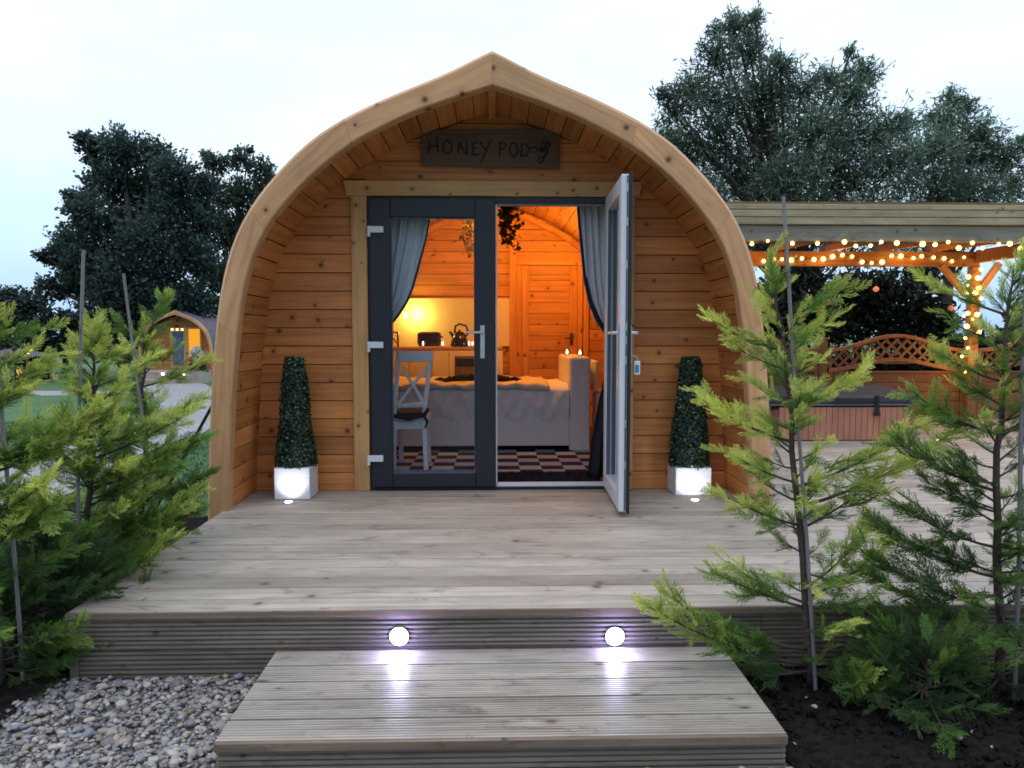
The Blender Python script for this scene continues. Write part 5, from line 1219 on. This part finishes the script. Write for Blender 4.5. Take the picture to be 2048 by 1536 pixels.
# ------------------------------------------------------------------ big trees
def leafy(name, label, D, clumps, base_px, dens, leaf, aspect, cols, trunk_r, seed, cat='tree', group=None, depth=1.0, up=0.0, base_z=None, spread=.35, twigs=3, fill=.35, rag=.17):
    r_ = np.random.default_rng(seed); C_ = [(np.array(at(a, b, D + r_.uniform(-depth, depth) * c * D / F)), c * D / F) for a, b, c in clumps]
    bp = at(base_px[0], base_px[1], D); bz = gz(bp.y) if base_z is None else base_z; base = np.array([bp.x, bp.y, bz])
    t = thing(name, tuple(base), label, cat, group)
    top = max(c[0][2] for c in C_); low = min(c[0][2] for c in C_); m = MB()
    cen = np.mean([c[0] for c in C_], 0); tp = [base, np.array([base[0] * .8 + cen[0] * .2, base[1], bz + (cen[2] - bz) * .4]), np.array([cen[0] * .6 + base[0] * .4, cen[1], bz + (cen[2] - bz) * .75]), np.array([cen[0], cen[1], cen[2] + (top - cen[2]) * .5])]
    m.tube([tuple(p) for p in tp], [trunk_r, trunk_r * .8, trunk_r * .55, trunk_r * .2], 10)
    Vs = []; Cs = []; PP = []; QQ = []
    for c, rad in C_:
        f = np.clip((c[2] - bz) / (top - bz), .15, 1); s = f * .62; k = s * 3; i0 = min(2, int(k)); a = tp[i0] + (tp[i0 + 1] - tp[i0]) * (k - i0)
        mid = (a + c) / 2 + r_.normal(0, .08 * rad, 3) + np.array([0, 0, .1 * rad]); m.tube([tuple(a), tuple(mid), tuple(c)], [trunk_r * .32, trunk_r * .2, trunk_r * .08], 6)
        n = int(dens * rad ** 2)
        nt = max(9, int(n / 26)); d = r_.normal(0, 1, (nt, 3)); d[:, 2] += up; d /= np.linalg.norm(d, axis=1, keepdims=True)
        rr = rad * np.clip(r_.normal(.90, rag, nt), .4, 1.7)
        ends = c + d * rr[:, None] * np.array([1.05, 1.0, .95])
        for e_ in ends[::max(1, int(nt / (twigs * 4 + 1)))]: m.tube([tuple(c), tuple((c + e_) / 2 + r_.normal(0, .05 * rad, 3)), tuple(e_)], [trunk_r * .07, trunk_r * .045, trunk_r * .015], 4)
        which = r_.integers(0, nt, n); s = r_.uniform(0.2, 1.02, n) ** .7; P = c + (ends[which] - c) * s[:, None] + r_.normal(0, rad * .11, (n, 3)); fl_ = r_.random(n) < fill; rb = r_.normal(0, 1, (n, 3)); rb *= (r_.uniform(0, 1, (n, 1)) ** .4 * .92 * rad) / np.linalg.norm(rb, axis=1, keepdims=True); P[fl_] = (c + rb)[fl_]
        PP.append(P); axis = (ends[which] - c); axis /= np.linalg.norm(axis, axis=1, keepdims=True); QQ.append(axis)
        sh = (s * .6 + .4 * np.clip((P[:, 2] - c[2]) / rad * .5 + .5, 0, 1)); shade = r_.uniform(.75, 1.25) * r_.uniform(.7, 1.3, nt)[which]  # inner and lower leaves darker: crown self-shading put into the colour
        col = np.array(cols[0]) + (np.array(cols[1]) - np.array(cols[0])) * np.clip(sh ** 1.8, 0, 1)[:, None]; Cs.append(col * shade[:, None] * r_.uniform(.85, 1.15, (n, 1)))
    P = np.concatenate(PP); A = np.concatenate(QQ); n = len(P)
    b = A + r_.normal(0, .55, (n, 3)); b /= np.linalg.norm(b, axis=1, keepdims=True); c = np.cross(b, r_.normal(0, 1, (n, 3))); c /= np.linalg.norm(c, axis=1, keepdims=True)
    s = leaf * r_.uniform(.65, 1.35, n)[:, None, None]
    V = P[:, None] + s * (b[:, None] * LEAF_T[None, :, 0:1] + c[:, None] * LEAF_T[None, :, 1:2] * aspect)
    np_mesh('crown', V.reshape(-1, 3), np.arange(n * 4).reshape(-1, 4), leaf_dark, t, np.repeat(np.concatenate(Cs), 4, 0)); m.build('trunk', bark, t, smooth=True); return t

# left broad tree
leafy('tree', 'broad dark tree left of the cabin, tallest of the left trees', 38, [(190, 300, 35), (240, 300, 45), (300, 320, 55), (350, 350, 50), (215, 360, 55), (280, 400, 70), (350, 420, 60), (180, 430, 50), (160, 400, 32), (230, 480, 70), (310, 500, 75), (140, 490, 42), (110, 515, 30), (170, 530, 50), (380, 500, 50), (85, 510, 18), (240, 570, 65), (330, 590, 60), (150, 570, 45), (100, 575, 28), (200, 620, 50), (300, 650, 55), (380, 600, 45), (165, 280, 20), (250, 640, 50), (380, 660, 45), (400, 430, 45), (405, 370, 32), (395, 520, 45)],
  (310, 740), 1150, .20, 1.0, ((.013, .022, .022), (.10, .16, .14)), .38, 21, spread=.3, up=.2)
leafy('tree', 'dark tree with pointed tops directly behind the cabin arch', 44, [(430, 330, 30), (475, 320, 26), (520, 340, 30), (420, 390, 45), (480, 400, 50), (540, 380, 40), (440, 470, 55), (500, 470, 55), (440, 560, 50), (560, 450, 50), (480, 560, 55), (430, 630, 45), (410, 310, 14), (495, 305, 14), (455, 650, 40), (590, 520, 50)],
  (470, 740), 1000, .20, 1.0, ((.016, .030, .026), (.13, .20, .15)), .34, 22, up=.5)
hedge = [('dark rounded tree at the left edge of the photo', [(20, 600, 38), (60, 610, 38), (-20, 600, 40), (10, 650, 40), (70, 660, 38), (-40, 660, 40)], (20, 745), 46, 31), ('lower dark tree between the left edge and the broad tree', [(110, 640, 32), (150, 650, 32), (130, 690, 32), (90, 690, 30), (170, 690, 28), (190, 650, 28)], (130, 745), 45, 32),
  ('dark bush left of the distant cabin', [(210, 690, 28), (250, 690, 30), (235, 660, 30), (280, 670, 28), (270, 710, 24)], (240, 745), 41, 33), ('dark bush behind the distant cabin roof', [(330, 670, 34), (380, 660, 34), (430, 670, 34), (350, 640, 30), (410, 640, 30), (450, 690, 30)], (390, 745), 47, 34),
  ('tall dark shrub at the far left behind the seated party', [(-60, 690, 35), (-10, 700, 26), (40, 700, 24), (85, 720, 22)], (10, 745), 44, 35)]
for lab, cl_, bp_, D_, sd in hedge:
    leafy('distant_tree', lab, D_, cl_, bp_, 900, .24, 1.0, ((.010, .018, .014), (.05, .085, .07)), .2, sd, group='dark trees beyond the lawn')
# willow-like tree on the right
wil = [(1470, 60, 45), (1500, 110, 55), (1430, 120, 50), (1380, 180, 45), (1350, 230, 50), (1440, 210, 70), (1520, 200, 70), (1600, 190, 65), (1330, 190, 25), (1340, 290, 40), (1420, 300, 80), (1520, 300, 85), (1620, 280, 85), (1700, 200, 62), (1730, 150, 38), (1700, 290, 80), (1480, 380, 80), (1580, 380, 85), (1680, 380, 85), (1780, 340, 75), (1780, 260, 52), (1500, 470, 80), (1620, 470, 85), (1740, 460, 85), (1430, 60, 22), (1510, 40, 25), (1330, 340, 40), (1370, 330, 55), (1700, 110, 20), (1400, 400, 60), (1660, 160, 35), (1560, 140, 40)]
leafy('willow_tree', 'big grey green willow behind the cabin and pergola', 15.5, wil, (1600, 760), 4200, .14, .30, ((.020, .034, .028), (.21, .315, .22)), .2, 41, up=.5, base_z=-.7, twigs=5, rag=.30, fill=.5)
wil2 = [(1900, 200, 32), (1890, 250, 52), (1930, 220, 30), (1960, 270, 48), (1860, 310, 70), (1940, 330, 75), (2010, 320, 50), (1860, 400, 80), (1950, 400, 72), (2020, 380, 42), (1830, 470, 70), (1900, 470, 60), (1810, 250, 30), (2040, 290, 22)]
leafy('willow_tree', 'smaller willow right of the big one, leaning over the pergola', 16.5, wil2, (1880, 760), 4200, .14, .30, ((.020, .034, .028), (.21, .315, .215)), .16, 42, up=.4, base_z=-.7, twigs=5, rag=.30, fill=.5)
for lab, cl_, bp_, D_, sd in (('dark shrub behind the fence beside the cabin arch', [(1560, 590, 60), (1560, 660, 60), (1620, 620, 55), (1500, 620, 60), (1600, 560, 50), (1600, 735, 50), (1530, 735, 50)], (1570, 790), 12.0, 51), ('dark shrub behind the middle of the lattice fence', [(1700, 590, 60), (1740, 640, 60), (1660, 650, 55), (1760, 580, 50), (1680, 740, 50), (1760, 735, 50)], (1710, 790), 12.4, 52), ('dark shrub behind the fence near the lit post', [(1830, 600, 55), (1870, 650, 50), (1800, 660, 50), (1845, 550, 42), (1890, 700, 45), (1840, 735, 50), (1920, 740, 45)], (1840, 790), 12.2, 53), ('leafy shrub beyond the lit post at the right edge', [(2010, 690, 45), (2060, 640, 50), (2110, 600, 60), (1960, 700, 40), (2120, 690, 60), (2000, 745, 45), (2080, 740, 50)], (2030, 790), 12.6, 54)):
    leafy('shrub', lab, D_, cl_, bp_, 6500, .12, .6, ((.008, .012, .009), (.022, .034, .022)), .06, sd, cat='shrub', group='dark shrubs behind the lattice fence', base_z=-.6, fill=.5, depth=.6)

# ------------------------------------------------------------------ distant cabin
D7 = 36.5; y7 = D7 - 5.3; c7 = at(362, 742, D7); g7 = gz(y7)
pod2 = thing('distant_cabin', (c7.x, y7, g7), 'small distant pine pod cabin with a lit window across the lawn', 'cabin')
dz7 = at(362, 621, D7).z - OUTs[0][1]; 
mb = MB(); arch_ring(mb, OUTs, INNs, y7 - .6, y7 - .5, dx=c7.x, dz=dz7); mb.build('front_arch', pine_arch, pod2)
mb = MB()
z = 0.0
while z < INNs[0][1]:
    zt = min(z + .124, INNs[0][1]); w0, w1 = hw(z) + .02, hw(zt) + .02
    mb.hexa([(c7.x + ((w1 if i & 4 else w0) * (1 if i & 1 else -1)), y7 + (.03 if i & 2 else 0), dz7 + (zt if i & 4 else z)) for i in range(8)], 0); z += .1285
mb.build('front_wall', pine_wall, pod2)
mb = MB()
for sgn in (-1, 1):
    for a, b in zip(OUTs[:-1], OUTs[1:]):
        mb.hexa([(c7.x + sgn * ((b if i & 1 else a)[0] - (0 if i & 4 else .05)), y7 + (4.2 if i & 2 else -.499), dz7 + (b if i & 1 else a)[1] - (0 if i & 4 else .03)) for i in range(8)], 1)
mb.build('roof', roof_m, pod2)
def r7(px0, px1, py0, py1, yy, name, mat, dep=.04, par=None):
    a, b = at(px0, py0, D7), at(px1, py1, D7); m = MB(); m.box(a.x, b.x, yy - dep, yy, b.z, a.z); return m.build(name, mat, par or pod2)
fr7 = r7(341, 406, 655, 737, y7 - .002, 'door_frame', pine_trim, .05)
r7(345, 369, 663, 730, y7 - .054, 'glass', plain('blue_curtained_glass', (.10, .15, .22), .25, var=.5, scale=3), .01, fr7)
r7(378, 402, 658, 730, y7 - .054, 'lit_window', emissive('lit_window', (1.0, .42, .03), .95), .01, fr7)
for k in range(3): r7(343 + 10 * k, 348 + 10 * k, 657, 661, y7 - .06, 'lamp', emissive('porch_lamp_%d' % k, (1, .7, .3), 2.5), .02)
mb = MB(); mb.box(c7.x - 1.7, c7.x + 1.7, y7 - 2.3, y7 + .1, g7, dz7 + .0); 
d7 = mb.build('timber_deck', deck_wood, None); tag(d7, 'small timber deck in front of the distant cabin', 'deck')
mb = MB(); mb.box(c7.x - .9, c7.x + .9, y7 - 3.0, y7 - 2.31, g7, g7 + .25); tag(mb.build('timber_step', deck_wood), 'low step in front of the distant cabin deck', 'step')
for k, px in enumerate((324, 366)):
    q = at(px, 748, D7 - 2.4); mb = MB(); mb.lathe([(.05, -.01), (.05, .01)], (0, 0, 0), 12); mb.xf(Matrix.Translation((q.x, y7 - 2.33, max(g7 + .3, q.z))) @ Matrix.Rotation(PI / 2, 4, 'X')); tag(mb.build('fascia_light', led), ['left', 'right'][k] + ' tiny light in the distant deck front', 'deck light', 'lights on the distant deck')
# white flowers in front of the distant lit door
q = at(393, 742, D7 - 1.5); fl = thing('flowering_plant', (q.x, q.y, dz7), 'bushy white flowering plant before the distant lit window', 'plant')
cpt = np.array(at(393, 708, D7 - 1.5)); n = 700; d = rng.normal(0, 1, (n, 3)); d /= np.linalg.norm(d, axis=1, keepdims=True); P = cpt + d * np.array([.28, .25, .38]) * rng.uniform(.6, 1, (n, 1)); V, Fq = scatter_quads(P, .11, None, 1, 1.6)
np_mesh('blossoms', V, Fq, ivy_m, fl, np.repeat(np.tile([.85, .80, .68], (n, 1)) * rng.uniform(.7, 1.1, (n, 1)), 4, 0))
P = cpt + np.array([0, .1, -.5]) + rng.normal(0, 1, (500, 3)) * np.array([.2, .15, .25]); V, Fq = scatter_quads(P, .14, None, 1, 1.2); np_mesh('leaves', V, Fq, leaf_dark, fl, np.repeat(np.tile([.06, .12, .04], (500, 1)), 4, 0))
m = MB(); m.lathe([(.15, 0), (.2, .3), (.21, .3)], (q.x, q.y, dz7 + .001), 14); m.build('pot', plain('clay_pot', (.25, .12, .07), .8), fl)

# ------------------------------------------------------------------ far left: shelter, person, fire bowl
DP = 34.0; yp = DP - 5.3; gpz = gz(yp)
sx = at(32, 740, DP + 2).x
sh = thing('gazebo', (sx, yp + 2, gpz), 'small dark roofed gazebo with fairy lights at the far left', 'gazebo')
zr = at(32, 712, DP + 2).z; zt_ = at(30, 695, DP + 2).z
for x_ in (-1.1, 1.1):
    for y_ in (-.9, .9): m = MB(); m.box(sx + x_ - .05, sx + x_ + .05, yp + 2 + y_ - .05, yp + 2 + y_ + .05, gpz, zr - .001, 2); m.build('post', fence_wood, sh)
m = MB(); b = [(-1.35, -1.15), (1.35, -1.15), (1.35, 1.15), (-1.35, 1.15)]
for i in range(4):
    p, q = b[i], b[(i + 1) % 4]; m.poly([(sx + p[0], yp + 2 + p[1], zr), (sx + q[0], yp + 2 + q[1], zr), (sx, yp + 2, zt_)])
m.build('roof', plain('grey_roof', (.13, .12, .12), .8), sh)
m = MB(); m.box(sx - 1.05, sx + 1.05, yp + 2.95, yp + 2.98, gpz + .01, zr - .1); m.build('rear_screen', plain('dark_screen', (.03, .028, .03), .9), sh)
t = thing('string_lights', (sx, yp + .8, zr), 'few warm fairy lights on the distant gazebo edge', 'fairy lights')
pts = [at(a, b_, DP + .8) for a, b_ in ((27, 710), (41, 710), (46, 708), (56, 706), (59, 702), (62, 700))]
m = MB(); m.tube(pts, .006, 4); m.build('cable', black, t)
for p in pts: m = MB(); m.sphere(p, .055, 8, 5); m.build('bulb', bulb_m, t)
# person (skinned body) leaning forward
def skinned(name, chain, mat, parent, sub=1):
    vs, es, rs, idx = [], [], [], {}
    for k, (p, par, r) in chain.items(): idx[k] = len(vs); vs.append(p); rs.append(r)
    for k, (p, par, r) in chain.items():
        if par is not None: es.append((idx[par], idx[k]))
    me = bpy.data.meshes.new(name); off = wloc(parent); me.from_pydata([tuple(Vector(v) - off) for v in vs], es, []); me.materials.append(mat)
    o = bpy.data.objects.new(name, me); COL.objects.link(o); o.parent = parent
    sk = o.modifiers.new('skin', 'SKIN'); sk.use_smooth_shade = True
    for i, r in enumerate(rs): me.skin_vertices[0].data[i].radius = (r, r)
    me.skin_vertices[0].data[0].use_root = True
    ss = o.modifiers.new('sub', 'SUBSURF'); ss.levels = ss.render_levels = sub; return o
if True:
    pp = at(18, 752, DP); B = Vector((pp.x, yp, gpz)); pe = thing('person', B, 'person in a pink top and pale trousers bending forward by the fire', 'person')
    def w(x, y, z): return B + Vector((x, y, z))
    J = {'pel': (w(0, 0, .92), None, .13), 'sp': (w(.05, -.02, 1.08), 'pel', .12), 'chest': (w(.16, -.04, 1.27), 'sp', .135), 'neck': (w(.26, -.05, 1.42), 'chest', .055), 'head': (w(.31, -.06, 1.50), 'neck', .09), 'crown': (w(.35, -.06, 1.60), 'head', .075), 'nose': (w(.41, -.08, 1.50), 'head', .02)}
    for s, n_ in ((-1, 'l'), (1, 'r')):
        J['hip' + n_] = (w(-.01, .09 * s, .88), 'pel', .09); J['kn' + n_] = (w(.04 + .05 * s, .11 * s, .48), 'hip' + n_, .06); J['an' + n_] = (w(-.03 + .10 * s, .11 * s, .09), 'kn' + n_, .04); J['to' + n_] = (w(.13 + .10 * s, .11 * s, .04), 'an' + n_, .035)
        J['sh' + n_] = (w(.19, .18 * s - .04, 1.34), 'chest', .055); J['el' + n_] = (w(.30, .20 * s - .05, 1.08), 'sh' + n_, .04); J['wr' + n_] = (w(.48, .15 * s - .05, .98), 'el' + n_, .027); J['pa' + n_] = (w(.55, .14 * s - .05, .96), 'wr' + n_, .03)
        for f_ in range(5): J['f%d%s' % (f_, n_)] = (w(.62 + (.02 if f_ == 2 else 0) - (.04 if f_ == 0 else 0), (.14 * s - .05) + (f_ - 2) * .02, .95 + (.02 if f_ == 0 else 0)), 'pa' + n_, .009)
    skinned('body', J, plain('skin', (.45, .27, .2), .6), pe)
    T = {'a': (w(0, 0, .96), None, .15), 'b': (w(.05, -.02, 1.10), 'a', .14), 'c': (w(.17, -.04, 1.29), 'b', .15)}
    for s, n_ in ((-1, 'l'), (1, 'r')): T['s' + n_] = (w(.19, .18 * s - .04, 1.34), 'c', .07); T['e' + n_] = (w(.29, .20 * s - .05, 1.10), 's' + n_, .055)
    skinned('top', T, plain('pink_cloth', (.55, .16, .24), .8), pe)
    T = {'a': (w(0, 0, .94), None, .145)}
    for s, n_ in ((-1, 'l'), (1, 'r')): T['h' + n_] = (w(-.01, .09 * s, .86), 'a', .11); T['k' + n_] = (w(.04 + .05 * s, .11 * s, .48), 'h' + n_, .08); T['n' + n_] = (w(-.03 + .10 * s, .11 * s, .12), 'k' + n_, .06)
    skinned('trousers', T, plain('pale_cloth', (.55, .53, .52), .85), pe)
    m = MB(); m.sphere(w(.32, -.06, 1.57), .115, 12, 8); m.build('hair', plain('brown_hair', (.05, .03, .02), .7), pe, smooth=True)
q = at(36, 752, DP - 1); fb = thing('fire_bowl', (q.x, q.y, gz(q.y)), 'small burning fire bowl near the person at the far left', 'fire bowl')
m = MB(); gq = gz(q.y); m.lathe([(.10, 0), (.12, .08), (.30, .26), (.33, .30), (.28, .27), (.05, .2)], (q.x, q.y, gq), 18); m.build('bowl', plain('iron', (.03, .025, .025), .6), fb)
m = MB()
for k in range(9): a = rng.uniform(0, 6.28); r0_ = rng.uniform(0, .16); x_, y_ = q.x + r0_ * math.cos(a), q.y + r0_ * math.sin(a); hh = rng.uniform(.2, .5); m.tube([(x_, y_, gq + .22), (x_ + .03, y_, gq + .25 + hh * .5), (x_ - .02, y_, gq + .25 + hh)], [.06, .045, .004], 6)
m.build('flame', emissive('fire', (1, .42, .12), 6), fb, smooth=True)
